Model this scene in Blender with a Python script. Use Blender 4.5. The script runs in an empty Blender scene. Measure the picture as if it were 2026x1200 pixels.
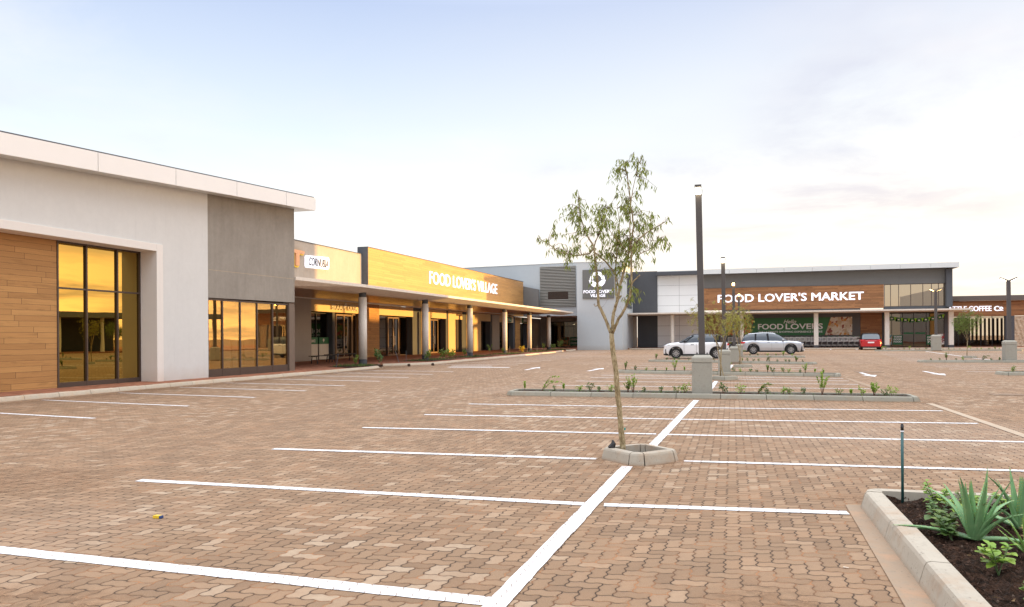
import bpy, bmesh, math, random
from mathutils import Vector, Matrix
random.seed(7)
sc = bpy.context.scene
COL = sc.collection
R = math.radians

# ------------------------------------------------------------------ camera, sky, sun, exposure
cam_d = bpy.data.cameras.new('camera'); cam = bpy.data.objects.new('camera', cam_d); COL.objects.link(cam)
cam_d.sensor_width = 36; cam_d.lens = 1500 / 2026 * 36; cam_d.shift_y = 66.3 / 2026
cam_d.clip_start = .05; cam_d.clip_end = 6000
_yaw, _roll = R(16.17), R(.35)
rr = Vector((math.cos(_yaw), math.sin(_yaw), 0)); ff = Vector((-math.sin(_yaw), math.cos(_yaw), 0)); uu = Vector((0, 0, 1))
r2 = rr * math.cos(_roll) - uu * math.sin(_roll); u2 = rr * math.sin(_roll) + uu * math.cos(_roll)
m = Matrix((r2, u2, -ff)).transposed().to_4x4(); m.translation = Vector((18.0, 5.22, 1.5))
cam.matrix_world = m
sc.camera = cam
sc.view_settings.view_transform = 'Standard'; sc.view_settings.look = 'None'
sc.view_settings.gamma = 1; sc.view_settings.exposure = 0.7
try: sc.view_settings.use_curve_mapping = False
except Exception: pass

SUN_AZ, SUN_EL = R(69), R(1.7)     # azimuth from +Y towards +X
sun_dir = Vector((math.sin(SUN_AZ) * math.cos(SUN_EL), math.cos(SUN_AZ) * math.cos(SUN_EL), math.sin(SUN_EL)))
sd = bpy.data.lights.new('sun', 'SUN'); sun = bpy.data.objects.new('sun', sd); COL.objects.link(sun)
sd.energy = 5.0; sd.angle = R(.55); sd.color = (1.0, .57, .165)
sun.rotation_euler = (-sun_dir).to_track_quat('-Z', 'Y').to_euler(); sun.location = (60, 60, 40)


class N:
    """tiny helper for building node trees"""
    def __init__(s, nt): s.nt = nt
    def new(s, t, **k):
        n = s.nt.nodes.new(t)
        for a, b in k.items(): setattr(n, a, b)
        return n
    def put(s, sock, v):
        if isinstance(v, bpy.types.NodeSocket): s.nt.links.new(v, sock)
        elif v is not None: sock.default_value = v
    def m(s, op, a, b=None, c=None, clamp=False):
        n = s.new('ShaderNodeMath', operation=op, use_clamp=clamp)
        s.put(n.inputs[0], a)
        if b is not None: s.put(n.inputs[1], b)
        if c is not None: s.put(n.inputs[2], c)
        return n.outputs[0]
    def vm(s, op, a, b=None, out=0):
        n = s.new('ShaderNodeVectorMath', operation=op); s.put(n.inputs[0], a)
        if b is not None: s.put(n.inputs[1], b)
        return n.outputs[out]
    def mix(s, f, a, b, mode='MIX'):
        n = s.new('ShaderNodeMix', data_type='RGBA', blend_type=mode)
        s.put(n.inputs[0], f); s.put(n.inputs[6], c4(a)); s.put(n.inputs[7], c4(b)); return n.outputs[2]
    def noise(s, vec, scale, detail=3, rough=.5, out='Fac', dist=0):
        n = s.new('ShaderNodeTexNoise'); s.put(n.inputs['Vector'], vec); n.inputs['Scale'].default_value = scale
        n.inputs['Detail'].default_value = detail; n.inputs['Roughness'].default_value = rough; n.inputs['Distortion'].default_value = dist
        return n.outputs[out]
    def ramp(s, f, stops, interp='LINEAR'):
        n = s.new('ShaderNodeValToRGB'); n.color_ramp.interpolation = interp; e = n.color_ramp.elements
        while len(e) < len(stops): e.new(.5)
        for i, (p, c) in enumerate(stops): e[i].position = p; e[i].color = c4(c)
        s.put(n.inputs[0], f); return n.outputs[0]
    def comb(s, x, y, z):
        n = s.new('ShaderNodeCombineXYZ'); s.put(n.inputs[0], x); s.put(n.inputs[1], y); s.put(n.inputs[2], z); return n.outputs[0]
    def sep(s, v):
        n = s.new('ShaderNodeSeparateXYZ'); s.put(n.inputs[0], v); return n.outputs
    def rng(s, v, a, b, c, d):
        n = s.new('ShaderNodeMapRange'); s.put(n.inputs[0], v)
        for i, k in enumerate((a, b, c, d)): n.inputs[i + 1].default_value = k
        return n.outputs[0]


def c4(c):
    if isinstance(c, (tuple, list)) and len(c) == 3: return (*c, 1)
    if isinstance(c, (int, float)): return (c, c, c, 1)
    return c


# sky: Nishita tint + dawn gradient + thin streaky cloud
W = bpy.data.worlds.new('World'); sc.world = W; W.use_nodes = True
nt = W.node_tree; nt.nodes.clear(); n = N(nt)
geo = n.new('ShaderNodeTexCoord'); d = n.vm('NORMALIZE', geo.outputs['Generated'])
sx, sy, sz = n.sep(d)[:3]
sky = n.new('ShaderNodeTexSky', sky_type='NISHITA'); sky.sun_disc = False
sky.sun_elevation = SUN_EL; sky.sun_rotation = SUN_AZ; sky.air_density = 1.0; sky.dust_density = 1.5
grad = n.ramp(n.m('MAXIMUM', sz, 0.0), [(0.0, (.86, .74, .60)), (.05, (.84, .79, .71)), (.13, (.75, .76, .75)), (.24, (.58, .65, .71)), (.40, (.37, .445, .61)), (.52, (.75, .82, 1.0)), (.70, (1.85, 1.88, 1.98)), (1.0, (2.2, 2.22, 2.35))])
# side towards the sun is warmer and hazier, the far side bluer
az = n.vm('DOT_PRODUCT', d, tuple(Vector((math.sin(R(40)), math.cos(R(40)), 0))), out=1)
warm = n.m('MULTIPLY', n.rng(az, .35, 1.0, 0, 1), n.rng(sz, .0, .42, 1, .25))
grad = n.mix(n.m('MULTIPLY', warm, .9), grad, (.80, .72, .62))
gl = n.vm('DOT_PRODUCT', d, tuple(sun_dir), out=1)
glow = n.m('POWER', n.m('MAXIMUM', gl, 0.0), 10.0)
glow = n.m('MULTIPLY', glow, n.m('POWER', n.rng(sz, 0, .42, 1, .15), 1.5))
grad = n.vm('ADD', grad, n.vm('SCALE', (4.6, 2.7, 1.0))); grad.node.inputs[1].links[0].from_node.inputs['Scale'].default_value = 1; n.put(grad.node.inputs[1].links[0].from_node.inputs['Scale'], glow)
# clouds, streaks flattened towards the horizon
den = n.m('ADD', n.m('ABSOLUTE', sz), .13)
cv = n.comb(n.m('DIVIDE', sx, den), n.m('DIVIDE', sy, den), 0.0)
cv = n.vm('ADD', cv, (3.1, 1.7, 0))
w1 = n.noise(cv, 1.1, 8, .62, dist=.35)
w2 = n.noise(cv, .42, 3, .5)
cl = n.m('MULTIPLY', n.rng(w1, .42, .60, 0, 1), n.rng(w2, .34, .50, 0, 1))
cl = n.m('MULTIPLY', cl, n.rng(az, .2, .9, .38, 1))
shade = n.noise(cv, .75, 5, .55)
ccol = n.mix(n.rng(shade, .4, .62, 0, 1), (.47, .48, .56), (.72, .70, .69))
ccol = n.mix(n.rng(sz, .0, .22, 1, 0), ccol, (.86, .70, .54))
grad = n.mix(n.m('MULTIPLY', cl, .9), grad, ccol)
nis = n.vm('SCALE', sky.outputs[0]); nis.node.inputs['Scale'].default_value = .08
tot = n.vm('ADD', n.vm('MULTIPLY', grad, (6.3, 6.3, 6.3)), nis)
bg = n.new('ShaderNodeBackground'); n.put(bg.inputs[0], tot); bg.inputs[1].default_value = .15
out = n.new('ShaderNodeOutputWorld'); nt.links.new(bg.outputs[0], out.inputs[0])

# ------------------------------------------------------------------ materials
MAT = {}


def mat(name, fn=None):
    if name in MAT: return MAT[name]
    m_ = bpy.data.materials.new(name); m_.use_nodes = True; m_.node_tree.nodes.clear()
    k = N(m_.node_tree); o = k.new('ShaderNodeOutputMaterial')
    fn(k, o); MAT[name] = m_; return m_


def principled(k, o, col, rough=.6, metal=0, bump=None, bstr=.3, bdist=.01, spec=.5, emis=None, estr=0, coat=0, sub=0, trans=0):
    p = k.new('ShaderNodeBsdfPrincipled'); k.put(p.inputs['Base Color'], c4(col)); k.put(p.inputs['Roughness'], rough)
    k.put(p.inputs['Metallic'], metal); p.inputs['Specular IOR Level'].default_value = spec
    if coat: p.inputs['Coat Weight'].default_value = coat; p.inputs['Coat Roughness'].default_value = .04
    if emis is not None: p.inputs['Emission Color'].default_value = c4(emis); p.inputs['Emission Strength'].default_value = estr
    if bump is not None:
        b = k.new('ShaderNodeBump'); b.inputs['Strength'].default_value = bstr; b.inputs['Distance'].default_value = bdist
        k.put(b.inputs['Height'], bump); k.nt.links.new(b.outputs[0], p.inputs['Normal'])
    k.nt.links.new(p.outputs[0], o.inputs[0]); return p


def simple(name, col, rough=.6, metal=0, var=.12, vscale=6, bump=.0, spec=.5, coat=0, emis=None, estr=0):
    def f(k, o):
        tc = k.new('ShaderNodeTexCoord').outputs['Object']
        nz = k.noise(tc, vscale, 4, .6)
        c = k.mix(nz, tuple(x * (1 - var) for x in col), tuple(min(1, x * (1 + var)) for x in col))
        principled(k, o, c, rough, metal, bump=nz if bump else None, bstr=bump, bdist=.02, spec=spec, coat=coat, emis=emis, estr=estr)
    return mat(name, f)


def plaster(name, col, var=.1, streak=.5, scale=1.0, rough=.85):
    def f(k, o):
        tc = k.new('ShaderNodeTexCoord').outputs['Object']
        big = k.noise(tc, .7 * scale, 5, .6)
        st = k.noise(k.vm('MULTIPLY', tc, (3.5, 3.5, .55)), 1.0 * scale, 5, .65)
        fine = k.noise(tc, 60, 3, .6)
        mid = k.noise(tc, 5 * scale, 5, .7, dist=.6)
        a = k.m('ADD', k.m('MULTIPLY', big, .45), k.m('MULTIPLY', st, .35 * streak + .1)); a = k.m('ADD', a, k.m('MULTIPLY', mid, .35))
        a = k.rng(a, .38, .72, 0, 1)
        zz = k.sep(tc)[2]; spl = k.m('MULTIPLY', k.rng(k.m('ADD', zz, k.m('MULTIPLY', k.noise(tc, 2.4, 5, .7), .5)), .35, .85, 1, 0), .4)
        run = k.m('MULTIPLY', k.rng(k.noise(k.vm('MULTIPLY', tc, (9, 9, .35)), 1.0, 4, .6), .60, .74, 0, 1), .22)
        c = k.mix(a, tuple(x * (1 - var) for x in col), tuple(min(1, x * (1 + var)) for x in col))
        c = k.mix(spl, c, (col[0] * .72, col[1] * .58, col[2] * .46)); c = k.mix(run, c, tuple(x * .72 for x in col))
        principled(k, o, c, rough, bump=k.m('ADD', fine, k.m('MULTIPLY', mid, .8)), bstr=.25, bdist=.006, spec=.2)
    return mat(name, f)


def boards(name, cols, plane, bw=2.4, bh=.15, rough=.5, off=.5, contrast=1.0, vertical=False):
    """composite boards: plane 'yz' for walls facing x, 'xz' for walls facing y, 'xy' for soffits"""
    def f(k, o):
        tc = k.new('ShaderNodeTexCoord').outputs['Object']; x, y, z = k.sep(tc)[:3]
        uv = {'yz': (y, z), 'xz': (x, z), 'xy': (y, x)}[plane]
        if vertical: uv = (uv[1], uv[0])
        row = k.m('FLOOR', k.m('DIVIDE', uv[1], bh))
        wn = k.new('ShaderNodeTexWhiteNoise', noise_dimensions='1D'); k.put(wn.inputs['W'], row)
        sh = k.m('MULTIPLY', wn.outputs[0], bw * 3)
        px = k.m('DIVIDE', k.m('ADD', uv[0], sh), bw); col_ = k.m('FLOOR', px)
        w2_ = k.new('ShaderNodeTexWhiteNoise', noise_dimensions='2D'); k.put(w2_.inputs['Vector'], k.comb(row, col_, 0.0))
        fy = k.m('FRACT', k.m('DIVIDE', uv[1], bh)); fx = k.m('FRACT', px)
        gr = k.noise(k.comb(k.m('MULTIPLY', uv[0], 1.1), k.m('MULTIPLY', uv[1], 26), k.m('MULTIPLY', w2_.outputs[0], 20)), 1.6, 5, .65)
        stn = k.noise(k.comb(k.m('MULTIPLY', uv[0], .9), k.m('MULTIPLY', uv[1], 5.0), k.m('MULTIPLY', w2_.outputs[0], 9)), 1.3, 4, .6, dist=.4)
        c = k.ramp(w2_.outputs[0], [(i / (len(cols) - 1), cc) for i, cc in enumerate(cols)])
        dk = k.mix(k.m('MULTIPLY', k.rng(gr, .35, .7, 1, 0), .35 * contrast), c, tuple(q * .5 for q in cols[0]))
        dk = k.mix(k.m('MULTIPLY', k.rng(stn, .55, .72, 0, 1), .55 * contrast), dk, tuple(q * .45 for q in cols[0]))
        gap = k.m('MAXIMUM', k.m('LESS_THAN', fy, .035), k.m('LESS_THAN', fx, .004))
        c2 = k.mix(gap, dk, (.03, .02, .012))
        principled(k, o, c2, rough, bump=k.m('SUBTRACT', k.m('MULTIPLY', gr, .25), gap), bstr=.4, bdist=.008, spec=.35)
    return mat(name, f)


def glass(name, tint, body, fac=.55, rough=.0, face=.35):
    def f(k, o):
        g = k.new('ShaderNodeBsdfGlossy'); g.inputs['Color'].default_value = c4(tint); g.inputs['Roughness'].default_value = rough
        t = k.new('ShaderNodeBsdfTransparent'); t.inputs['Color'].default_value = c4(body)
        tc = k.new('ShaderNodeTexCoord').outputs['Object']
        b = k.new('ShaderNodeBump'); b.inputs['Strength'].default_value = .05; b.inputs['Distance'].default_value = .02
        k.put(b.inputs['Height'], k.noise(tc, .9, 1, .4)); k.nt.links.new(b.outputs[0], g.inputs['Normal'])
        lw = k.new('ShaderNodeLayerWeight'); lw.inputs['Blend'].default_value = .3
        mx = k.new('ShaderNodeMixShader'); k.put(mx.inputs[0], k.m('ADD', k.m('MULTIPLY', lw.outputs['Facing'], face), fac, clamp=True))
        k.nt.links.new(t.outputs[0], mx.inputs[1]); k.nt.links.new(g.outputs[0], mx.inputs[2]); k.nt.links.new(mx.outputs[0], o.inputs[0])
    return mat(name, f)


def leafm(name, c1, c2, rough=.45, trans=.25):
    def f(k, o):
        oi = k.new('ShaderNodeNewGeometry'); tc = k.new('ShaderNodeTexCoord').outputs['Object']
        f_ = k.m('ADD', k.m('MULTIPLY', oi.outputs['Random Per Island'], .7), k.m('MULTIPLY', k.noise(tc, 9, 3), .3))
        c = k.mix(f_, c1, c2)
        p = k.new('ShaderNodeBsdfPrincipled'); k.put(p.inputs['Base Color'], c); p.inputs['Roughness'].default_value = rough; p.inputs['Specular IOR Level'].default_value = .4
        t = k.new('ShaderNodeBsdfTranslucent'); k.put(t.inputs[0], c)
        mx = k.new('ShaderNodeMixShader'); mx.inputs[0].default_value = trans
        k.nt.links.new(p.outputs[0], mx.inputs[1]); k.nt.links.new(t.outputs[0], mx.inputs[2]); k.nt.links.new(mx.outputs[0], o.inputs[0])
    return mat(name, f)


def paver_nodes(k, w=.102):
    tc = k.new('ShaderNodeTexCoord').outputs['Object']; x, y, z = k.sep(tc)[:3]
    u = k.m('DIVIDE', x, w); v = k.m('DIVIDE', y, w)
    # wavy interlocking edges
    wu = k.m('MULTIPLY', k.m('SINE', k.m('MULTIPLY', v, 2 * math.pi)), .075); wv = k.m('MULTIPLY', k.m('SINE', k.m('MULTIPLY', u, 2 * math.pi)), .075)
    nz = k.noise(tc, 6, 2, .5, out='Color'); nn = k.sep(nz)
    u = k.m('ADD', k.m('ADD', u, wu), k.m('MULTIPLY', nn[0], .12)); v = k.m('ADD', k.m('ADD', v, wv), k.m('MULTIPLY', nn[1], .12))
    i = k.m('FLOOR', u); j = k.m('FLOOR', v); fu = k.m('SUBTRACT', u, i); fv = k.m('SUBTRACT', v, j)
    c = k.m('SUBTRACT', i, j); c = k.m('SUBTRACT', c, k.m('MULTIPLY', k.m('FLOOR', k.m('DIVIDE', k.m('ADD', c, .01), 4.0)), 4.0))
    H = k.m('LESS_THAN', c, 1.5); V = k.m('SUBTRACT', 1.0, H)
    s1 = k.m('GREATER_THAN', c, .5); s2 = k.m('LESS_THAN', c, 2.5)
    s = k.m('ADD', k.m('MULTIPLY', H, s1), k.m('MULTIPLY', V, s2))
    L = k.m('ADD', k.m('ADD', k.m('MULTIPLY', H, fu), k.m('MULTIPLY', V, fv)), s)
    S = k.m('ADD', k.m('MULTIPLY', H, fv), k.m('MULTIPLY', V, fu))
    e = k.m('MINIMUM', k.m('MINIMUM', L, k.m('SUBTRACT', 2.0, L)), k.m('MINIMUM', S, k.m('SUBTRACT', 1.0, S)))
    idx = k.m('SUBTRACT', i, k.m('MULTIPLY', H, s)); idy = k.m('SUBTRACT', j, k.m('MULTIPLY', V, s))
    wn = k.new('ShaderNodeTexWhiteNoise', noise_dimensions='3D'); k.put(wn.inputs['Vector'], k.comb(idx, idy, H))
    return tc, e, wn.outputs[0], wn.outputs[1]


def f_paver(tint=(1, 1, 1), red=0.0):
    def f(k, o):
        tc, e, rnd, rc = paver_nodes(k)
        big = k.noise(tc, .22, 5, .6); med = k.noise(tc, 1.7, 5, .65); fine = k.noise(tc, 130, 4, .7); mot = k.noise(tc, 22, 4, .6)
        # per-block colour; whitish blocks gather in patches
        lightp = k.rng(k.m('ADD', rnd, k.m('MULTIPLY', k.m('SUBTRACT', big, .5), 1.7)), .84, 1.05, 0, 1)
        base = k.ramp(rnd, [(0, (.195, .122, .071)), (.3, (.238, .152, .089)), (.6, (.268, .173, .102)), (.85, (.298, .195, .118)), (1, (.335, .226, .140))])
        base = k.mix(k.m('MULTIPLY', lightp, .6), base, (.43, .34, .245))
        base = k.mix(k.m('MULTIPLY', k.rng(med, .45, .75, 0, 1), .45), base, (.36, .21, .115))
        base = k.mix(k.m('MULTIPLY', k.rng(k.noise(tc, .09, 4, .55), .5, .68, 0, 1), .3), base, (.42, .34, .27))
        base = k.mix(k.m('MULTIPLY', k.rng(mot, .35, .65, 1, 0), .28), base, (.22, .14, .09))
        base = k.mix(k.m('MULTIPLY', k.m('SUBTRACT', fine, .5), .8), base, (.62, .5, .4))
        # oil and damp stains with their own shape
        sp = k.noise(tc, .55, 6, .75, dist=1.2)
        base = k.mix(k.m('MULTIPLY', k.rng(sp, .66, .74, 0, 1), .35), base, (.13, .09, .07))
        e2 = k.m('ADD', e, k.m('MULTIPLY', k.m('SUBTRACT', fine, .5), .045))
        joint = k.rng(e2, .026, .068, 1, 0)
        edge = k.rng(e2, .03, .16, 0, 1)
        sand = k.mix(k.rng(k.noise(tc, 3.0, 4, .7), .48, .62, 0, 1), (.050, .032, .022), (.33, .155, .07))
        base = k.mix(k.m('MULTIPLY', joint, .95), base, sand)
        if red: base = k.mix(red, base, k.mix(rnd, (.22, .075, .04), (.40, .16, .09)))
        # tyre tracks along the two aisles, wandering and broken up
        xx, yy, zz = k.sep(tc)[:3]; trk = None
        for x0, am in ((8.3, .8), (9.9, .7), (23.6, .5), (25.3, .6)):
            dd = k.m('ABSOLUTE', k.m('SUBTRACT', xx, k.m('ADD', k.m('MULTIPLY', k.m('SINE', k.m('MULTIPLY', yy, .11)), am), x0)))
            q = k.m('MULTIPLY', k.rng(dd, .10, .32, 1, 0), k.rng(k.noise(tc, .5, 5, .7), .42, .62, 0, 1)); trk = q if trk is None else k.m('MAXIMUM', trk, q)
        base = k.mix(k.m('MULTIPLY', trk, .35), base, (.15, .085, .05))
        drip = k.new('ShaderNodeTexVoronoi'); k.put(drip.inputs['Vector'], tc); drip.inputs['Scale'].default_value = .42
        base = k.mix(k.m('MULTIPLY', k.rng(k.m('ADD', drip.outputs['Distance'], k.m('MULTIPLY', k.noise(tc, 5, 4, .7), .10)), .075, .13, 1, 0), .55), base, (.09, .06, .045))
        tilt = k.m('MULTIPLY', rc and rnd, .35)
        h = k.m('ADD', k.m('ADD', edge, tilt), k.m('MULTIPLY', fine, .3))
        principled(k, o, base, .88, bump=h, bstr=.9, bdist=.006, spec=.22)
    return f


def f_paint(k, o):
    tc, e, rnd, rc = paver_nodes(k)
    fine = k.noise(tc, 120, 4, .7); wear = k.noise(tc, 7, 5, .7)
    joint = k.rng(k.m('ADD', e, k.m('MULTIPLY', k.m('SUBTRACT', wear, .5), .05)), .016, .05, 1, 0)
    c = k.mix(k.m('MULTIPLY', rnd, .5), (.78, .78, .79), (.70, .70, .72))
    c = k.mix(k.m('MULTIPLY', k.rng(wear, .52, .66, 0, 1), .42), c, (.58, .49, .41))
    c = k.mix(k.m('MULTIPLY', joint, .95), c, (.26, .19, .14))
    h = k.m('ADD', k.rng(e, .02, .12, 0, 1), k.m('MULTIPLY', fine, .2))
    p = principled(k, o, c, .6, bump=h, bstr=.6, bdist=.004, spec=.3)
    chip = k.m('MULTIPLY', k.rng(k.m('ADD', k.noise(tc, 26, 5, .8), k.m('MULTIPLY', k.m('SUBTRACT', .14, e), .35)), .63, .68, 0, 1), k.rng(k.noise(tc, .8, 3, .6), .38, .6, .35, 1))
    tr = k.new('ShaderNodeBsdfTransparent'); mx = k.new('ShaderNodeMixShader'); k.put(mx.inputs[0], chip); k.nt.links.new(p.outputs[0], mx.inputs[1]); k.nt.links.new(tr.outputs[0], mx.inputs[2]); k.nt.links.new(mx.outputs[0], o.inputs[0])


def f_conc(col, var=.18, warm=(.36, .24, .15), wamt=.4):
    def f(k, o):
        tc = k.new('ShaderNodeTexCoord').outputs['Object']
        b1 = k.noise(tc, 2.2, 6, .65); b2 = k.noise(tc, 14, 4, .7); fn_ = k.noise(tc, 160, 3, .6)
        gi = k.new('ShaderNodeNewGeometry'); rpi = k.m('ADD', k.m('MULTIPLY', b1, .6), k.m('MULTIPLY', gi.outputs['Random Per Island'], .4))
        c = k.mix(rpi, tuple(x * (1 - var) for x in col), tuple(x * (1 + var) for x in col))
        zc = k.sep(tc)[2]; c = k.mix(k.m('MULTIPLY', k.rng(k.m('ADD', zc, k.m('MULTIPLY', b2, .05)), .02, .065, 1, 0), .55), c, (.27, .16, .09))
        c = k.mix(k.m('MULTIPLY', k.rng(b2, .52, .7, 0, 1), .35), c, tuple(x * .62 for x in col))
        c = k.mix(k.m('MULTIPLY', k.rng(k.noise(tc, 3.3, 5, .7), .5, .68, 0, 1), wamt), c, warm)
        pit = k.rng(k.noise(tc, 45, 2, .5), .68, .72, 0, 1)
        c = k.mix(k.m('MULTIPLY', pit, .5), c, (.12, .10, .08))
        principled(k, o, c, .85, bump=k.m('SUBTRACT', k.m('ADD', k.m('MULTIPLY', fn_, .4), b2), pit), bstr=.35, bdist=.006, spec=.25)
    return f


def f_soil(k, o):
    tc = k.new('ShaderNodeTexCoord').outputs['Object']
    a = k.noise(tc, 18, 6, .75); b = k.noise(tc, 70, 4, .7); v = k.new('ShaderNodeTexVoronoi'); k.put(v.inputs['Vector'], tc); v.inputs['Scale'].default_value = 55
    c = k.ramp(a, [(.3, (.012, .007, .004)), (.48, (.035, .018, .010)), (.64, (.085, .042, .024)), (.8, (.17, .095, .06))])
    c = k.mix(k.m('MULTIPLY', k.rng(b, .62, .7, 0, 1), .6), c, (.20, .13, .09))
    principled(k, o, c, .95, bump=k.m('ADD', k.m('ADD', a, b), k.m('MULTIPLY', v.outputs[0], .7)), bstr=1.0, bdist=.03, spec=.2)


def f_fruit(seed, pal):
    def f(k, o):
        tc = k.new('ShaderNodeTexCoord').outputs['Object']; x, y, z = k.sep(tc)[:3]
        p = k.comb(k.m('ADD', k.m('ADD', x, y), seed), z, 0.0)
        v = k.new('ShaderNodeTexVoronoi', voronoi_dimensions='2D'); k.put(v.inputs['Vector'], k.vm('ADD', p, k.vm('SCALE', k.noise(p, 3, 2, out='Color')))); v.inputs['Scale'].default_value = 1.5
        c = k.ramp(k.sep(v.outputs['Color'])[0], [(i / len(pal), q) for i, q in enumerate(pal)], 'CONSTANT')
        v2 = k.new('ShaderNodeTexVoronoi', voronoi_dimensions='2D'); k.put(v2.inputs['Vector'], p); v2.inputs['Scale'].default_value = 4.5
        c = k.mix(k.rng(v.outputs['Distance'], .30, .42, 0, 1), c, k.ramp(k.sep(v2.outputs['Color'])[1], [(i / len(pal), q) for i, q in enumerate(pal[::-1])], 'CONSTANT'))
        principled(k, o, c, .5)
    return f


M_pav = mat('brown_pavers', f_paver()); M_red = mat('red_pavers', f_paver(red=.8)); M_paint = mat('road_paint', f_paint)
M_conc = mat('kerb_concrete', f_conc((.30, .285, .23), .2, (.30, .21, .13), .35)); M_concn = mat('stained_kerb_concrete', f_conc((.40, .355, .285), .2, (.38, .26, .17), .5)); M_ped = mat('pedestal_concrete', f_conc((.36, .345, .29), .12, (.30, .25, .19), .25))
M_kerbw = mat('pale_kerb', f_conc((.52, .45, .35), .12, (.50, .33, .19), .45)); M_gut = mat('gutter_concrete', f_conc((.33, .265, .195), .2, (.42, .25, .15), .6))
M_colc = mat('column_concrete', f_conc((.76, .71, .63), .07, (.5, .4, .3), .2)); M_slab = mat('slab_concrete', f_conc((.74, .67, .58), .08, (.45, .36, .28), .3))
M_soil = mat('dark_soil', f_soil)
M_pl_light = plaster('light_grey_plaster', (.66, .665, .65), .05, .3); M_pl_dark = plaster('taupe_plaster', (.30, .275, .24), .16, .6)
M_pl_frame = plaster('cream_plaster', (.78, .745, .70), .03, .2); M_pl_blue = plaster('pale_blue_grey_plaster', (.50, .54, .56), .04, .2)
M_pl_grey = plaster('mid_grey_plaster', (.185, .185, .18), .07, .2); M_pl_char = plaster('charcoal_plaster', (.095, .10, .11), .08, .2)
M_pl_band = plaster('warm_cream_band', (.62, .47, .27), .05, .2); M_pl_shop = plaster('stone_grey_plaster', (.42, .37, .32), .07, .3)
WOODC = [(.30, .14, .05), (.42, .20, .07), (.50, .245, .085), (.56, .29, .11)]
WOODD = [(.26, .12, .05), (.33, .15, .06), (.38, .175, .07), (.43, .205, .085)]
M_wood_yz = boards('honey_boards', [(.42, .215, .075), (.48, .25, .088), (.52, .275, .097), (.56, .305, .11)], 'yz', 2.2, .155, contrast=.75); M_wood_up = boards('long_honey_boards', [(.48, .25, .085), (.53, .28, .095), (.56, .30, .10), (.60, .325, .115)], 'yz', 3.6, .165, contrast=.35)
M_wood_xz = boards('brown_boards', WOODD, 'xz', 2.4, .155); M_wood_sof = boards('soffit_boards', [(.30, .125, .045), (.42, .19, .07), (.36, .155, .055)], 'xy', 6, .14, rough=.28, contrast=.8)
M_fascia = simple('white_metal_fascia', (.82, .81, .79), .35, .0, .03, 2); M_panel = simple('white_cladding_panel', (.80, .81, .81), .4, 0, .02, 1)
M_fasgrey = simple('pale_grey_fascia', (.66, .69, .69), .4, 0, .03, 1); M_seam = simple('panel_seam', (.12, .12, .12), .8)
M_bronze = simple('bronze_window_frame', (.085, .06, .05), .4, .3, .1); M_alu = simple('warm_bronze_door_frame', (.30, .20, .12), .38, .4, .1)
M_black = simple('black_metal', (.022, .021, .021), .45, .2, .2); M_pole = simple('charcoal_pole_paint', (.085, .075, .070), .5, .1, .15, 3, bump=.1)
M_white = simple('white_letters', (.86, .86, .88), .4, 0, .02); M_letter_glow = simple('glow_white_letters', (.9, .9, .95), .4, 0, .02, emis=(.86, .88, 1.0), estr=.45)
M_steel = simple('bright_steel', (.62, .62, .60), .25, .9, .05); M_galv = simple('galvanised_wire', (.80, .82, .80), .4, .2, .05)
M_cream = simple('cream_counter', (.66, .60, .50), .5); M_green = simple('shop_green', (.012, .14, .05), .5); M_lime = simple('lime_green', (.25, .60, .03), .6)
M_greendk = simple('banner_green', (.03, .17, .055), .5, var=.06); M_rede = simple('counter_red', (.50, .05, .02), .5); M_orange = simple('sign_orange', (.66, .33, .17), .5); M_yellow = simple('sign_yellow', (.85, .62, .04), .5)
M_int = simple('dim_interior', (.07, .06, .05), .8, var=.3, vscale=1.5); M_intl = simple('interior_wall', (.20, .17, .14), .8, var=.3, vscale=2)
M_gold = glass('gold_tinted_glass', (1.0, .70, .20), (.10, .095, .085), .36, face=.08); M_gldark = glass('dark_shop_glass', (.42, .36, .30), (.26, .25, .23), .30)
M_gl5 = glass('bronze_tinted_glass', (1.0, .68, .28), (.92, .88, .80), .30, face=.05); M_glup = glass('beige_reflective_glass', (.56, .47, .36), (.20, .2, .2), .78)
M_lens = simple('lit_lamp_lens', (1, .95, .85), .3, emis=(1, .86, .6), estr=14); M_lens2 = simple('warm_lamp_lens', (1, .8, .5), .3, emis=(1, .62, .22), estr=14)


def f_bark(k, o):
    tc = k.new('ShaderNodeTexCoord').outputs['Object']; st = k.vm('MULTIPLY', tc, (1, 1, .35))
    a = k.noise(st, 38, 5, .7); b = k.noise(tc, 9, 5, .7); v = k.new('ShaderNodeTexVoronoi'); k.put(v.inputs['Vector'], st); v.inputs['Scale'].default_value = 60
    c = k.ramp(a, [(.3, (.13, .09, .05)), (.48, (.34, .26, .14)), (.62, (.48, .39, .24)), (.8, (.62, .54, .38))]); c = k.mix(k.rng(b, .52, .66, 0, .7), c, (.17, .13, .06)); c = k.mix(k.rng(v.outputs[0], .0, .25, .5, 0), c, (.07, .05, .03))
    principled(k, o, c, .85, bump=k.m('ADD', a, v.outputs[0]), bstr=.9, bdist=.012, spec=.2)


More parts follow.
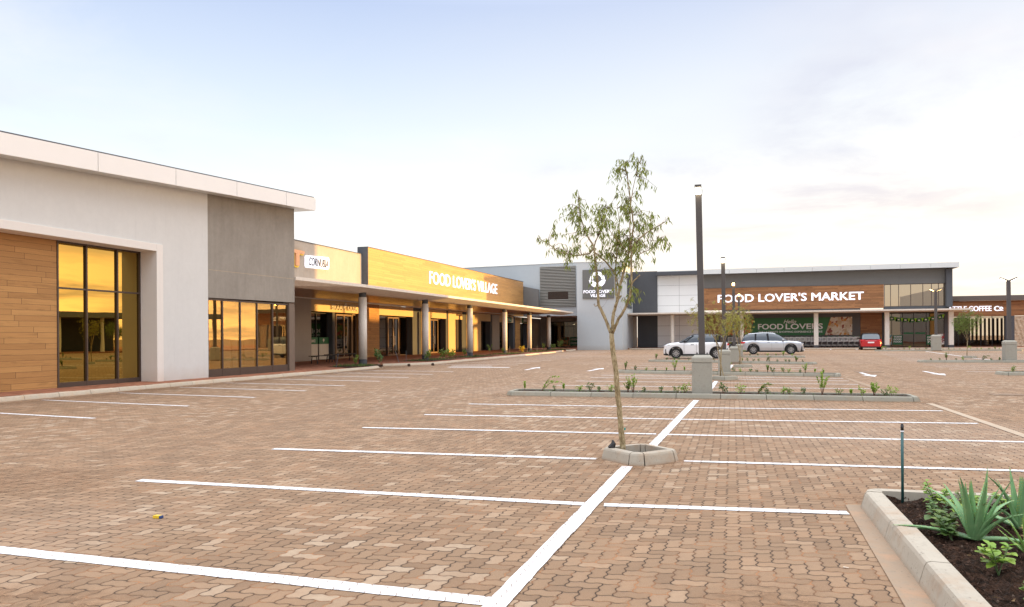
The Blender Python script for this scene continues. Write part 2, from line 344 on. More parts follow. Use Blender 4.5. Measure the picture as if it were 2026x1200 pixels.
M_bark = mat('pale_bark', f_bark); M_twig = simple('brown_twig', (.14, .075, .045), .8)
M_leaf_gum = leafm('olive_gum_leaf', (.15, .21, .04), (.40, .43, .11), trans=.45); M_leaf_yel = leafm('feathery_yellow_green_leaf', (.26, .27, .05), (.50, .46, .12), trans=.5)
M_leaf_sh = leafm('shrub_leaf', (.09, .17, .03), (.28, .36, .07)); M_leaf_br = leafm('bright_shrub_leaf', (.16, .32, .035), (.38, .50, .08)); M_leaf_dk = leafm('dark_shrub_leaf', (.05, .11, .025), (.14, .22, .05))
M_leaf_yw = leafm('yellow_leaf', (.5, .36, .02), (.75, .55, .05)); M_leaf_mid = leafm('mid_green_leaf', (.06, .14, .035), (.18, .28, .07))
M_grass = leafm('grass_blade', (.05, .09, .02), (.16, .2, .05))
M_film = simple('crinkled_plastic_film', (.50, .38, .26), .3, 0, .45, 5, bump=.9)
M_rubber = simple('tyre_rubber', (.02, .02, .02), .8)


# ------------------------------------------------------------------ mesh helpers
class MB:
    def __init__(s): s.v, s.f, s.mi = [], [], []
    def add(s, vs, fs, mi=0):
        b = len(s.v); s.v += [tuple(q) for q in vs]; s.f += [tuple(i + b for i in f) for f in fs]; s.mi += [mi] * len(fs); return s
    def box(s, x0, x1, y0, y1, z0, z1, mi=0):
        return s.add([(x0, y0, z0), (x1, y0, z0), (x1, y1, z0), (x0, y1, z0), (x0, y0, z1), (x1, y0, z1), (x1, y1, z1), (x0, y1, z1)],
                     [(0, 3, 2, 1), (4, 5, 6, 7), (0, 1, 5, 4), (1, 2, 6, 5), (2, 3, 7, 6), (3, 0, 4, 7)], mi)
    def hexa(s, bot, top, mi=0):
        return s.add(list(bot) + list(top), [(0, 3, 2, 1), (4, 5, 6, 7), (0, 1, 5, 4), (1, 2, 6, 5), (2, 3, 7, 6), (3, 0, 4, 7)], mi)
    def wallx(s, x0, x1, y0, y1, z0a, z0b, z1a, z1b, mi=0):   # slab along y with sloping top/bottom
        return s.hexa([(x0, y0, z0a), (x1, y0, z0a), (x1, y1, z0b), (x0, y1, z0b)], [(x0, y0, z1a), (x1, y0, z1a), (x1, y1, z1b), (x0, y1, z1b)], mi)
    def wally(s, x0, x1, y0, y1, z0a, z0b, z1a, z1b, mi=0):   # slab along x
        return s.hexa([(x0, y0, z0a), (x1, y0, z0b), (x1, y1, z0b), (x0, y1, z0a)], [(x0, y0, z1a), (x1, y0, z1b), (x1, y1, z1b), (x0, y1, z1a)], mi)
    def prism(s, pts, h0, h1, ax='z', mi=0):
        n_ = len(pts)
        def P(p, h): return {'z': (p[0], p[1], h), 'y': (p[0], h, p[1]), 'x': (h, p[0], p[1])}[ax]
        return s.add([P(p, h0) for p in pts] + [P(p, h1) for p in pts], [tuple(range(n_))[::-1], tuple(range(n_, 2 * n_))] + [(i, (i + 1) % n_, n_ + (i + 1) % n_, n_ + i) for i in range(n_)], mi)
    def cyl(s, cx, cy, z0, z1, r, seg=16, r1=None, mi=0):
        r1 = r if r1 is None else r1
        return s.tube([(cx, cy, z0), (cx, cy, z1)], [r, r1], seg, mi)
    def tube(s, pts, rad, seg=6, mi=0):
        pts = [Vector(p) for p in pts]; nP = len(pts)
        if not isinstance(rad, (list, tuple)): rad = [rad] * nP
        vs, fs = [], []; prev = None
        for i, p in enumerate(pts):
            t = (pts[min(i + 1, nP - 1)] - pts[max(i - 1, 0)])
            if t.length < 1e-9: t = Vector((0, 0, 1))
            t.normalize()
            a = prev - t * prev.dot(t) if prev is not None else (Vector((1, 0, 0)) if abs(t.x) < .9 else Vector((0, 1, 0))); a = a - t * a.dot(t)
            a.normalize(); prev = a; b = t.cross(a)
            for q in range(seg):
                an = 2 * math.pi * q / seg; vs.append(p + (a * math.cos(an) + b * math.sin(an)) * rad[i])
        for i in range(nP - 1):
            for q in range(seg):
                q2 = (q + 1) % seg; fs.append((i * seg + q, i * seg + q2, (i + 1) * seg + q2, (i + 1) * seg + q))
        fs.append(tuple(range(seg))[::-1]); fs.append(tuple((nP - 1) * seg + q for q in range(seg)))
        return s.add(vs, fs, mi)
    def leaf(s, p, d_, side, L, w, mi=0, droop=.15):
        p = Vector(p); d_ = Vector(d_).normalized(); side = Vector(side); side = (side - d_ * side.dot(d_))
        if side.length < 1e-4: side = d_.orthogonal()
        side.normalize(); up = side.cross(d_)
        return s.add([p, p + d_ * L * .4 + side * w * .5 + up * L * .05, p + d_ * L * .4 - side * w * .5 + up * L * .05, p + d_ * L * .95 - up * L * droop * .4], [(0, 1, 3, 2)], mi)
    def build(s, name, mats, parent=None, smooth=False, bevel=0, loc=None):
        me = bpy.data.meshes.new(name); me.from_pydata(s.v, [], s.f)
        if not isinstance(mats, (list, tuple)): mats = [mats]
        for q in mats: me.materials.append(q)
        me.polygons.foreach_set('material_index', s.mi)
        if smooth: me.polygons.foreach_set('use_smooth', [True] * len(s.f))
        me.update(); o = bpy.data.objects.new(name, me); COL.objects.link(o)
        if parent is not None: o.parent = parent
        if loc: o.location = loc
        if bevel:
            b = o.modifiers.new('bevel', 'BEVEL'); b.width = bevel; b.segments = 2; b.limit_method = 'ANGLE'; b.harden_normals = False
        if smooth == 'auto':
            for pl in me.polygons: pl.use_smooth = False
        return o


def tag(o, label, cat, group=None, kind=None):
    if label: o['label'] = label
    if cat: o['category'] = cat
    if group: o['group'] = group
    if kind: o['kind'] = kind
    return o


def thing(name, label, cat, loc=(0, 0, 0), rz=0, group=None):
    o = bpy.data.objects.new(name, None); COL.objects.link(o); o.location = loc; o.rotation_euler = (0, 0, rz); o.empty_display_size = .2
    return tag(o, label, cat, group)


def struct(o): o['kind'] = 'structure'; return o


def copy_tree(o, parent=None, loc=None, rz=None, label=None, group=None):
    c = o.copy(); COL.objects.link(c)
    if parent is not None: c.parent = parent
    if loc is not None: c.location = loc
    if rz is not None: c.rotation_euler = (0, 0, rz)
    if label: c['label'] = label
    if group: c['group'] = group
    for ch in list(o.children): copy_tree(ch, c)
    return c


def text_mesh(txt, size, bold=.0, ext=.03, shear=0, width=None, spacing=1.0, align='LEFT'):
    """text as mesh data in its own xy plane, letters upright in +y, front face towards +z"""
    cu = bpy.data.curves.new('t', 'FONT'); cu.body = txt; cu.size = size; cu.extrude = ext; cu.shear = shear; cu.space_character = spacing
    cu.resolution_u = 3; cu.align_x = align
    ob = bpy.data.objects.new('t', cu); COL.objects.link(ob); bpy.context.view_layer.update()
    me = bpy.data.meshes.new_from_object(ob.evaluated_get(bpy.context.evaluated_depsgraph_get()))
    bpy.data.objects.remove(ob); bpy.data.curves.remove(cu)
    if width:
        xs = [v.co.x for v in me.vertices]; x0 = min(xs); w = max(xs) - x0
        for v in me.vertices: v.co.x = (v.co.x - x0) * width / w
    if bold > 0:   # heavier strokes: shifted layers, each a hair deeper than the last so no faces coincide
        vs = [tuple(v.co) for v in me.vertices]; fs = [tuple(p.vertices) for p in me.polygons]; V, F = [], []; bb = bold * 1.25; eps = max(.0006, ext * .02)
        for q, (dx, dy) in enumerate([(0, 0), (bb, 0), (-bb, 0), (0, bb * .7), (0, -bb * .7), (bb * .7, bb * .5), (-bb * .7, -bb * .5), (bb * .7, -bb * .5), (-bb * .7, bb * .5)]):
            b0 = len(V); V += [(x + dx, y + dy, z * (1 + 0) - q * eps) for x, y, z in vs]; F += [tuple(i + b0 for i in f) for f in fs]
        me = bpy.data.meshes.new('t'); me.from_pydata(V, [], F); me.update()
    return me


def text_obj(name, txt, facing, loc, size, m_, parent=None, bold=.02, ext=.03, shear=0, width=None, spacing=1.0, slope=0):
    """facing 'x': reads along +y on a wall facing +x ; facing 'y': reads along +x on a wall facing -y. loc = left base point"""
    me = text_mesh(txt, size, bold, ext, shear, width, spacing); me.materials.clear(); me.materials.append(m_)
    for v in me.vertices:
        a, b, c = v.co
        v.co = (c, a, b + a * slope) if facing == 'x' else (a, -c, b + a * slope)
    me.name = name; o = bpy.data.objects.new(name, me); COL.objects.link(o); o.location = loc
    if parent is not None: o.parent = parent
    return o


def arc(cx, cy, r, a0, a1, n_=24): return [(cx + r * math.cos(R(a0 + (a1 - a0) * i / n_)), cy + r * math.sin(R(a0 + (a1 - a0) * i / n_))) for i in range(n_ + 1)]


def logo_mb(cx, cz, r, y0, y1, ax='y', mi=0):
    """ring arch over two cupped leaves"""
    b = MB()
    o_, i_ = arc(cx, cz, r, -4, 184, 20), arc(cx, cz, r * .56, -4, 184, 20)
    for q in range(20): b.prism([o_[q], o_[q + 1], i_[q + 1], i_[q]], y0, y1, ax, mi)
    for sg in (-1, 1):
        lf = [(cx + sg * x * r, cz + z * r) for x, z in [(1.13, -.1), (1.0, -.55), (.7, -.88), (.35, -1.05), (.06, -1.1), (.06, -.75), (.2, -.45), (.5, -.2), (.8, -.12)]]
        b.prism(lf if sg < 0 else lf[::-1], y0, y1, ax, mi)
    return b


# ------------------------------------------------------------------ ground and markings
g = MB(); g.add([(-900, -900, 0), (900, -900, 0), (900, 900, 0), (-900, 900, 0)], [(0, 1, 2, 3)]); struct(g.build('car_park_ground', M_pav))


def kerb_run(pts, w=.16, h=.12, seg=1.0, z0=-.05, batter=.03, closed=False, side=1):
    """kerb stones along a polyline; the outer, battered face is on the `side` of travel"""
    b = MB(); P = [Vector((p[0], p[1])) for p in pts]
    if closed: P.append(P[0].copy())
    nP = len(P); nrm = []
    for i in range(nP):
        if closed: a, c = P[(i - 1) % (nP - 1)], P[(i + 1) % (nP - 1)]
        else: a, c = P[max(i - 1, 0)], P[min(i + 1, nP - 1)]
        d0 = (P[i] - a).normalized() if (P[i] - a).length > 1e-6 else (c - P[i]).normalized(); d1 = (c - P[i]).normalized() if (c - P[i]).length > 1e-6 else d0
        t = (d0 + d1).normalized(); n_ = Vector((t.y, -t.x)) * side; n_ /= max(.5, t.dot(d1)); nrm.append(n_)
    for i in range(nP - 1):
        L = (P[i + 1] - P[i]).length; k = max(1, round(L / seg))
        for q in range(k):
            g0, g1 = q / k, (q + 1) / k - min(.014 / L, .2 / k)
            ring = []
            for t in (g0, g1):
                p = P[i].lerp(P[i + 1], t); n_ = nrm[i].lerp(nrm[i + 1], t); dz = random.uniform(-.003, .003) if q else 0
                o_ = lambda a_, z: (p.x + n_.x * a_, p.y + n_.y * a_, z + dz)
                ring.append([o_(0, z0), o_(-.002, .0), o_(-batter, h - .03), o_(-batter - .012, h - .008), o_(-batter - .035, h), o_(-w, h), o_(-w, z0)])
            m_ = len(ring[0]); vs = ring[0] + ring[1]
            fs = [(j, (j + 1) % m_, m_ + (j + 1) % m_, m_ + j) for j in range(m_)] + [tuple(range(m_))[::-1], tuple(range(m_, 2 * m_))]
            if side > 0: fs = [f[::-1] for f in fs]
            b.add(vs, fs)
    return b


mk = MB()


LZ = [0]


def line(p, q, w=.12, z=None):
    LZ[0] += 1; z = .0035 + (LZ[0] % 7) * .0006 if z is None else z
    p, q = Vector(p), Vector(q); t = (q - p).normalized(); n_ = Vector((-t.y, t.x)) * w / 2
    k_ = max(2, int((q - p).length / .11)); vs = []
    for i in range(k_ + 1):
        c_ = p.lerp(q, i / k_); a_, b_ = random.uniform(.93, 1.06), random.uniform(.93, 1.06); vs += [(*(c_ + n_ * a_), z), (*(c_ - n_ * b_), z)]
    mk.add(vs, [(2 * i, 2 * i + 1, 2 * i + 3, 2 * i + 2) for i in range(k_)])


line((12.0, 9.42), (16.68, 9.31), .145); line((11.94, 11.85), (16.76, 11.91)); line((16.9, 11.92), (18.93, 12.13)); line((12.02, 14.19), (16.40, 14.41))
line((17.44, 14.50), (24.5, 14.95), .11); line((12.08, 16.67), (16.88, 16.95), .11); line((17.02, 16.96), (21.95, 17.3), .11)
line((12.25, 18.9), (16.98, 19.15), .11); line((17.1, 19.15), (21.95, 19.6), .11); line((12.32, 21.3), (17.04, 21.45), .11); line((17.17, 21.46), (21.95, 21.8), .11)
line((16.70, 8.2), (16.84, 13.95), .13, .0085); line((16.93, 15.0), (17.20, 23.3), .13, .0085); line((9, 6.9), (16.6, 6.85), .14)
for i, y in enumerate((28.06, 30.4, 32.6, 34.3)): line((12.8 + i * .12, y), (21.66, y + .1 - i * .35), .1)
line((12.5, 25.9), (17.3, 25.8), .1); line((17.5, 25.8), (21.9, 25.9), .1)
line((17.35, 24.9), (17.5, 31.2), .13); line((17.56, 32.2), (17.7, 34.2), .13)
for y in (38.5, 41.0, 43.4, 45.6): line((13.3, y + .9), (21.8, y - .9), .1)
line((17.75, 36.2), (18.0, 45.5), .13)
for y in (50.5, 53.2, 55.8, 58.2): line((13.5, y + 1), (22.0, y - .6), .1)
line((18.05, 49), (18.4, 58), .13)
for y in (62, 64.8, 67.4, 70): line((13.5, y), (22.4, y), .1)
for y in (17.3, 19.9, 22.35, 24.75, 27.0, 29.5, 31.9, 34.3, 36.7): line((1.5, y + .2), (6.35, y - .45), .11)
for y in (44.6, 47.2, 49.8, 52.4, 55.2, 58, 61, 64, 67, 70, 73, 76): line((2.3, y + .3), (7.0, y - .4), .11)
line((2.4, 78.5), (7.6, 78.2), .16); line((2.0, 80.5), (7, 80.4), .12)
for y in (39.4, 41.9, 44.2, 46.6): line((27.0, y), (36.5, y + .1), .1)
for y in (52.8, 55.3, 57.8, 60.4, 62.9, 65.2, 68.2, 70.8, 73.5, 76): line((27.4 + (y - 52) * .1, y), (37 + (y - 52) * .1, y + .1), .1)
line((32.4, 52), (32.4, 58.4), .13); line((32.7, 59.6), (34.4, 79.5), .14); line((32.2, 37.3), (32.4, 48.8), .13)
for x in (22.6, 25.1, 27.7, 30.2, 32.9, 35.4, 37.9, 40.6, 43.4): line((x, 88.3), (x + .35, 92.4), .11)
for y in (27.2, 29.8, 32.3, 34.6): line((27.5, y), (37, y), .1)
line((22.8, 84.4), (29.6, 84.0), .12); line((24.0, 86.0), (28, 85.8), .1)
struct(mk.build('bay_line_markings', M_paint))


def arrow(x, y, rz, L=3.2, kind=0, z=.005):
    b = MB(); pts = [(-.07, 0), (.07, 0), (.07, L * .62), (.26, L * .62), (0, L), (-.26, L * .62), (-.07, L * .62)]
    b.add([(px, py, z) for px, py in pts], [(0, 1, 2, 6), (3, 4, 5, 2, ) if False else (2, 3, 4), (2, 4, 6), (6, 4, 5)])
    o = b.build('direction_arrow_marking', M_paint); o.location = (x, y, 0); o.rotation_euler = (0, 0, rz); return struct(o)


arrow(9.0, 38.4, R(2)); arrow(12.0, 37.7, R(-3)); arrow(22.9, 38.0, R(180)); arrow(25.5, 39.6, R(180), 3.4)
bm_ = MB()
for (x, y, L, w_) in ((5.9, 41.0, 3.2, .45), (5.0, 42.5, 2.2, .3)): bm_.add([(x - L / 2, y - w_ / 2, .0052), (x + L / 2, y - w_ / 2, .0052), (x + L / 2, y + w_ / 2, .0052), (x - L / 2, y + w_ / 2, .0052)], [(0, 1, 2, 3)])
struct(bm_.build('crossing_marking', M_paint))
es = MB(); es.add([(22.05, 8, .006), (22.21, 8, .006), (22.18, 23.6, .006), (22.04, 23.6, .006)], [(0, 1, 2, 3)]); struct(es.build('flush_concrete_edging', M_kerbw))
es = MB(); es.add([(21.8, 25.2, .006), (21.98, 25.2, .006), (21.9, 33.5, .006), (21.75, 33.5, .006)], [(0, 1, 2, 3)]); struct(es.build('flush_concrete_edging', M_gut))

mh = MB(); mh.box(-.45, .45, -.3, .3, .003, .008); mh.cyl(0, 0, .008, .012, .27, 24); struct(mh.build('manhole_cover', mat('cast_cover', f_conc((.20, .155, .115), .3, (.25, .13, .07), .6)), loc=(24.6, 26.6, 0)))
mh = MB(); mh.box(-.5, .5, -.4, .4, .003, .008); struct(mh.build('manhole_cover', mat('cast_cover'), loc=(23.3, 38.6, 0)))


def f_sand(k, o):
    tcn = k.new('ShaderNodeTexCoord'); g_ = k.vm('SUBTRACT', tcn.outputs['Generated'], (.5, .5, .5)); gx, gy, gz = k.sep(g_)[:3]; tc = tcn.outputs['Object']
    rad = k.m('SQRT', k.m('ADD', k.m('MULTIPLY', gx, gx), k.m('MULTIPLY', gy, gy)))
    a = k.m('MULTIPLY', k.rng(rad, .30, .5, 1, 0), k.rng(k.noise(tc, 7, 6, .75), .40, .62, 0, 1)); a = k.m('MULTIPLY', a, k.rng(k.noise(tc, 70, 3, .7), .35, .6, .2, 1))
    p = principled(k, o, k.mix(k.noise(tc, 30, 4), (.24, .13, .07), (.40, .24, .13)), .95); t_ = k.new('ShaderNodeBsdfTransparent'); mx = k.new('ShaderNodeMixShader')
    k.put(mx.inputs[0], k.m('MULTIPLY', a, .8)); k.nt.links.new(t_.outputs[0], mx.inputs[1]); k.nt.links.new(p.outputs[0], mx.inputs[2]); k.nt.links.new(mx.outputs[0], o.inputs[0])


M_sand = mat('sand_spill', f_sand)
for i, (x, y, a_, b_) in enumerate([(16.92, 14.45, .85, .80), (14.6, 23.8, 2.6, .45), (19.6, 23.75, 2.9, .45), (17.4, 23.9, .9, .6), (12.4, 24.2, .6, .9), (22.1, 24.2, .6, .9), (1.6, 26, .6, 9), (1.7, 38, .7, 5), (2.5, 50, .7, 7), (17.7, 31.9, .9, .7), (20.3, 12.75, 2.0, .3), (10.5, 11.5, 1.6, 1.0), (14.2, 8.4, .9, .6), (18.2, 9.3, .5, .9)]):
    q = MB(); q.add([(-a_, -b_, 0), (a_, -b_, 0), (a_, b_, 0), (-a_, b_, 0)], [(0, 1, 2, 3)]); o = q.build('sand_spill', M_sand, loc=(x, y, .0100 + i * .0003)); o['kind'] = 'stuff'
# pavements (red pavers, raised)
pv = MB(); pv.prism([(-60, -30), (.7, -30), (.7, 5), (.95, 19), (1.15, 30), (1.26, 38.4), (.95, 40.1), (-.1, 41.9), (.15, 42.15), (1.1, 43.15), (1.93, 44.55), (2.07, 60), (2.03, 73.4), (1.48, 80.6), (1.3, 84), (1.3, 92), (1.3, 130), (-60, 130)], -.3, .12); struct(pv.build('shopfront_pavement', M_red))
pv = MB(); pv.prism([(6.4, 93.2), (90, 93.2), (90, 140), (6.4, 140)], -.3, .12); struct(pv.build('market_pavement', M_red))
pv = MB(); pv.prism([(48.5, -40), (140, -40), (140, 90), (48.5, 90)], -.3, .118); struct(pv.build('opposite_pavement', M_red))


def kerb(pts, m_, label, name='kerb', **kw): return tag(kerb_run(pts, **kw).build(name, m_, bevel=0), label, 'kerb')


kerb([(.8, 5), (1.05, 19), (1.25, 30), (1.38, 38.4), (1.05, 40.2), (.1, 41.9)], M_kerbw, 'pale concrete kerb along the left pavement, below the tall grey shop block', w=.17)
kerb([(.2, 42.0), (1.2, 43.0), (2.05, 44.5), (2.2, 60), (2.15, 73.4), (1.6, 80.6), (.9, 81.5)], M_kerbw, 'pale concrete kerb curving past the row of arcade columns', w=.17)
kerb([(.9, 82.4), (1.7, 83.2), (1.8, 86.0), (1.1, 87)], M_kerbw, 'short curved kerb nose beside the corner tower', w=.17)
kerb([(6.6, 93.0), (30.6, 93.0), (44.5, 93.0), (60, 93.0)], M_kerbw, 'long pale kerb in front of the shopping trolleys and market entrance', w=.17)


# ------------------------------------------------------------------ plants
def rv(a=1.0): return Vector((random.uniform(-a, a), random.uniform(-a, a), random.uniform(-a, a)))


def bushy(h=.3, w=.3, n_=90, L=.06, lw=.03, ml=None, nst=4, lean=0, name='shrub', up=.4):
    """stems and foliage meshes of a small shrub"""
    st, lf = MB(), MB()
    for i in range(nst):
        a = random.uniform(0, 6.28); tip = Vector((math.cos(a) * w * .35 + lean * h, math.sin(a) * w * .35, h * random.uniform(.7, 1)))
        mid = tip * .5 + Vector((0, 0, h * .08)); st.tube([(0, 0, -.02), mid, tip], [.006, .004, .002], 4)
        for q in range(n_ // nst):
            t = random.uniform(.3, 1.0); p = Vector((0, 0, 0)).lerp(mid, t * 2) if t < .5 else mid.lerp(tip, t * 2 - 1)
            p = p + rv(1) * w * .17 * (1.2 - abs(t - .6)); p.z = max(p.z, .01)
            d_ = rv(1) + Vector((0, 0, up)); d_ = d_ + Vector((p.x, p.y, 0)) * 3
            lf.leaf(p, d_, rv(1), L * random.uniform(.6, 1.2), lw * random.uniform(.7, 1.2))
    return st, lf


def spiky(h=.45, nst=7, n_=130, L=.05, lw=.016, spread=.3):
    """several upright stems closely set with short leaves"""
    st, lf = MB(), MB()
    for i in range(nst):
        a = random.uniform(0, 6.28); s_ = random.uniform(.2, 1) * spread; hh = h * random.uniform(.65, 1)
        tip = Vector((math.cos(a) * s_ * h, math.sin(a) * s_ * h, hh)); mid = Vector((tip.x * .35, tip.y * .35, hh * .5))
        st.tube([(0, 0, -.02), mid, tip], [.007, .005, .002], 4)
        for q in range(n_ // nst):
            t = random.uniform(.25, 1.0) ** .7; p = Vector((0, 0, 0)).lerp(mid, t * 2) if t < .5 else mid.lerp(tip, t * 2 - 1)
            an = random.uniform(0, 6.28); d_ = Vector((math.cos(an), math.sin(an), 1.1)); lf.leaf(p, d_, rv(1), L * random.uniform(.7, 1.2), lw)
    return st, lf


def arching(h=.5, reach=.5, n_=150, L=.05, lw=.02, ang=None):
    """one leaning branch that arches over to one side"""
    st, lf = MB(), MB()
    for i in range(3):
        a = (ang if ang is not None else 0) + random.uniform(-.6, .6); rch = reach * random.uniform(.3, 1); hh = h * random.uniform(.6, 1)
        pts = [Vector((math.cos(a) * rch * t, math.sin(a) * rch * t * .6, hh * math.sin(min(1, t * 1.25) * 1.9) ** 1 if t > 0 else 0)) for t in (0, .15, .3, .5, .75, 1)]
        st.tube(pts, [.008, .007, .005, .004, .003, .001], 4)
        for q in range(n_ // 3):
            t = random.uniform(.15, 1) * 4.99; k_ = int(t); p = pts[k_].lerp(pts[k_ + 1], t - k_); lf.leaf(p + rv(.02), rv(1) + Vector((math.cos(a), 0, .3)), rv(1), L * random.uniform(.6, 1.2), lw)
    return st, lf


def plant(x, y, z, kind, label, group, ml=None, s=1.0, cat='plant', name='small_shrub', **kw):
    b = {'bushy': bushy, 'spiky': spiky, 'arching': arching}[kind](**kw)
    t = thing(name, label, cat, (x, y, z), random.uniform(0, 6.28) if kind != 'arching' else 0, group); t.scale = (s, s, s)
    b[0].build('stem', M_twig, t); b[1].build('foliage', ml or M_leaf_sh, t); return t


ORD = ['first', 'second', 'third', 'fourth', 'fifth', 'sixth', 'seventh', 'eighth', 'ninth', 'tenth', 'eleventh', 'twelfth', 'thirteenth', 'fourteenth', 'fifteenth', 'sixteenth', 'seventeenth', 'eighteenth', 'nineteenth', 'twentieth', 'twenty-first', 'twenty-second', 'twenty-third', 'twenty-fourth', 'twenty-fifth', 'twenty-sixth']


def island(p0, p1, label, where, depth=1.05, plants=(), h=.12, gap=False):
    """planter strip from p0 to p1 (front edge), kerb all round, soil inside, plants as things of their own"""
    p0, p1 = Vector(p0), Vector(p1); t = (p1 - p0).normalized(); n_ = Vector((-t.y, t.x)); L = (p1 - p0).length
    P = lambda a, b: tuple(p0 + t * a + n_ * b)
    c = .16
    ring = [P(c, 0), P(L - c, 0), P(L, c), P(L, depth - c), P(L - c, depth), P(c, depth), P(0, depth - c), P(0, c)]
    e = thing('planting_island', label, 'planting island', (p0.x, p0.y, 0), 0, 'planting islands between the parking rows')
    k = kerb_run(ring, closed=True, h=h, w=.15); k.v = [(a - p0.x, b - p0.y, z) for a, b, z in k.v]; k.build('kerb', M_conc, e)
    so = MB(); nx = int(L / .12); ny = 5; inn = .13
    vs = []
    for i in range(nx + 1):
        for j in range(ny + 1):
            q = P(inn + (L - 2 * inn) * i / nx, inn + (depth - 2 * inn) * j / ny); vs.append((q[0] - p0.x, q[1] - p0.y, h - .04 + random.uniform(-.012, .02)))
    so.add(vs, [(i * (ny + 1) + j, (i + 1) * (ny + 1) + j, (i + 1) * (ny + 1) + j + 1, i * (ny + 1) + j + 1) for i in range(nx) for j in range(ny)])
    so.build('soil', M_soil, e)
    wd = MB()
    for q in range(int(L * 26)):
        f0, g0 = random.uniform(.3, L - .3), random.uniform(.2, depth - .2)
        if math.sin(f0 * 2.3 + p0.y) + random.uniform(-.9, .9) < .1: continue
        c_ = P(f0, g0); c_ = Vector((c_[0] - p0.x, c_[1] - p0.y, h - .04))
        for w9 in range(3): wd.leaf(c_ + rv(.01), (random.uniform(-1, 1), random.uniform(-1, 1), random.uniform(.3, 1.4)), rv(1), random.uniform(.025, .07), random.uniform(.008, .022))
    wd.build('ground_cover', M_leaf_sh if len(where) % 2 else M_leaf_mid, e)['kind'] = 'stuff'
    kinds = {}
    for i, (f, kind, sz) in enumerate(plants):
        q = p0 + t * (L * f) + n_ * (depth * random.uniform(.3, .5)); z = h - .035
        ml = [M_leaf_sh, M_leaf_br, M_leaf_dk][(i * 7 + len(where)) % 3]
        look = {'b': 'low round green shrub', 's': 'upright many-stemmed green shrub', 'a': 'green shrub arching to one side', 't': 'thin single-stemmed green seedling', 'd': 'tiny dark green seedling'}[kind]
        lab = f'{look}, {ORD[i]} from left in {where}'
        gp = 'young shrubs in the planting islands'
        if kind == 'b': plant(q.x, q.y, z, 'bushy', lab, gp, ml, h=sz, w=sz * 1.1, n_=70, L=sz * .24, lw=sz * .12)
        elif kind == 'd': plant(q.x, q.y, z, 'bushy', lab, gp, M_leaf_dk if i % 2 else M_leaf_mid, h=sz, w=sz * .9, n_=40, L=sz * .3, lw=sz * .17, nst=3)
        elif kind == 's': plant(q.x, q.y, z, 'spiky', lab, gp, M_leaf_br if i % 2 else M_leaf_sh, h=sz, n_=170, L=.055, lw=.022, spread=.38)
        elif kind == 't': plant(q.x, q.y, z, 'spiky', lab, gp, M_leaf_br, h=sz, nst=2, n_=60, L=.06, lw=.025, spread=.06)
        else: plant(q.x, q.y, z, 'arching', lab, gp, ml, h=sz, reach=sz * 1.3, n_=170)
    return e


I1 = [(.045, 't', .27), (.10, 'a', .42), (.155, 'd', .16), (.18, 't', .22), (.235, 'b', .2), (.27, 'b', .24), (.315, 'd', .17), (.335, 'b', .2), (.38, 's', .3), (.41, 's', .5), (.44, 'd', .16), (.505, 'd', .18), (.565, 'b', .2),
      (.59, 'b', .26), (.66, 's', .5), (.70, 'b', .2), (.73, 'b', .18), (.77, 'd', .16)]
# island 1 is split round the lamp pedestal: plants left and right of it
L1 = [(f * .58, k, s_) for f, k, s_ in I1]
R1 = [(.505, 'd', .17), (.525, 't', .42), (.56, 'b', .27), (.60, 'b', .24), (.64, 'a', .34), (.665, 'd', .18), (.70, 'd', .2), (.715, 'b', .19), (.75, 'b', .2), (.79, 's', .62), (.83, 'b', .18), (.855, 't', .2), (.88, 'b', .2), (.905, 's', .32), (.93, 'd', .2), (.945, 'b', .23)]
island((12.43, 23.72), (22.03, 23.78), 'nearest long planting island with concrete kerb and a row of shrubs', 'the nearest island', 1.1, [(f * .62 if False else f, k, s_) for f, k, s_ in [(.045, 't', .27), (.09, 'a', .42), (.13, 'd', .16), (.15, 't', .22), (.19, 'b', .2), (.222, 'b', .24), (.25, 'd', .17), (.275, 'b', .2), (.32, 's', .30), (.335, 's', .52), (.362, 'd', .16), (.405, 'd', .18), (.445, 'b', .2), (.465, 'b', .26)]])
ISL_EXTRA = [(.53 - .02 + .0, 's', .5)]
for i, (f, k, s_) in enumerate([(.400 + .0, 's', .5)]): pass
i1x0, i1x1 = 12.43, 22.03


def more_plants(lst, where, x0, x1, y0, y1, start=0, group='young shrubs in the planting islands', side='right of the lamp'):
    for i, (f, kind, sz) in enumerate(lst):
        x = x0 + (x1 - x0) * f; y = y0 + (y1 - y0) * f; z = .085
        look = {'b': 'low round green shrub', 's': 'upright many-stemmed green shrub', 'a': 'green shrub arching to one side', 't': 'thin single-stemmed green seedling', 'd': 'tiny dark green seedling'}[kind]
        lab = f'{look}, {ORD[i]} {side} in {where}'
        ml = [M_leaf_sh, M_leaf_br, M_leaf_dk][(i * 5 + 1) % 3]
        if kind in 'bd': plant(x, y, z, 'bushy', lab, group, ml, h=sz, w=sz * 1.1, n_=70, L=sz * .24, lw=sz * .12)
        elif kind == 's': plant(x, y, z, 'spiky', lab, group, M_leaf_br, h=sz, n_=190, L=.06, lw=.024, spread=.36)
        elif kind == 't': plant(x, y, z, 'spiky', lab, group, M_leaf_br, h=sz, nst=2, n_=60, L=.06, lw=.025, spread=.06)
        else: plant(x, y, z, 'arching', lab, group, ml, h=sz, reach=sz * 1.3, n_=190)


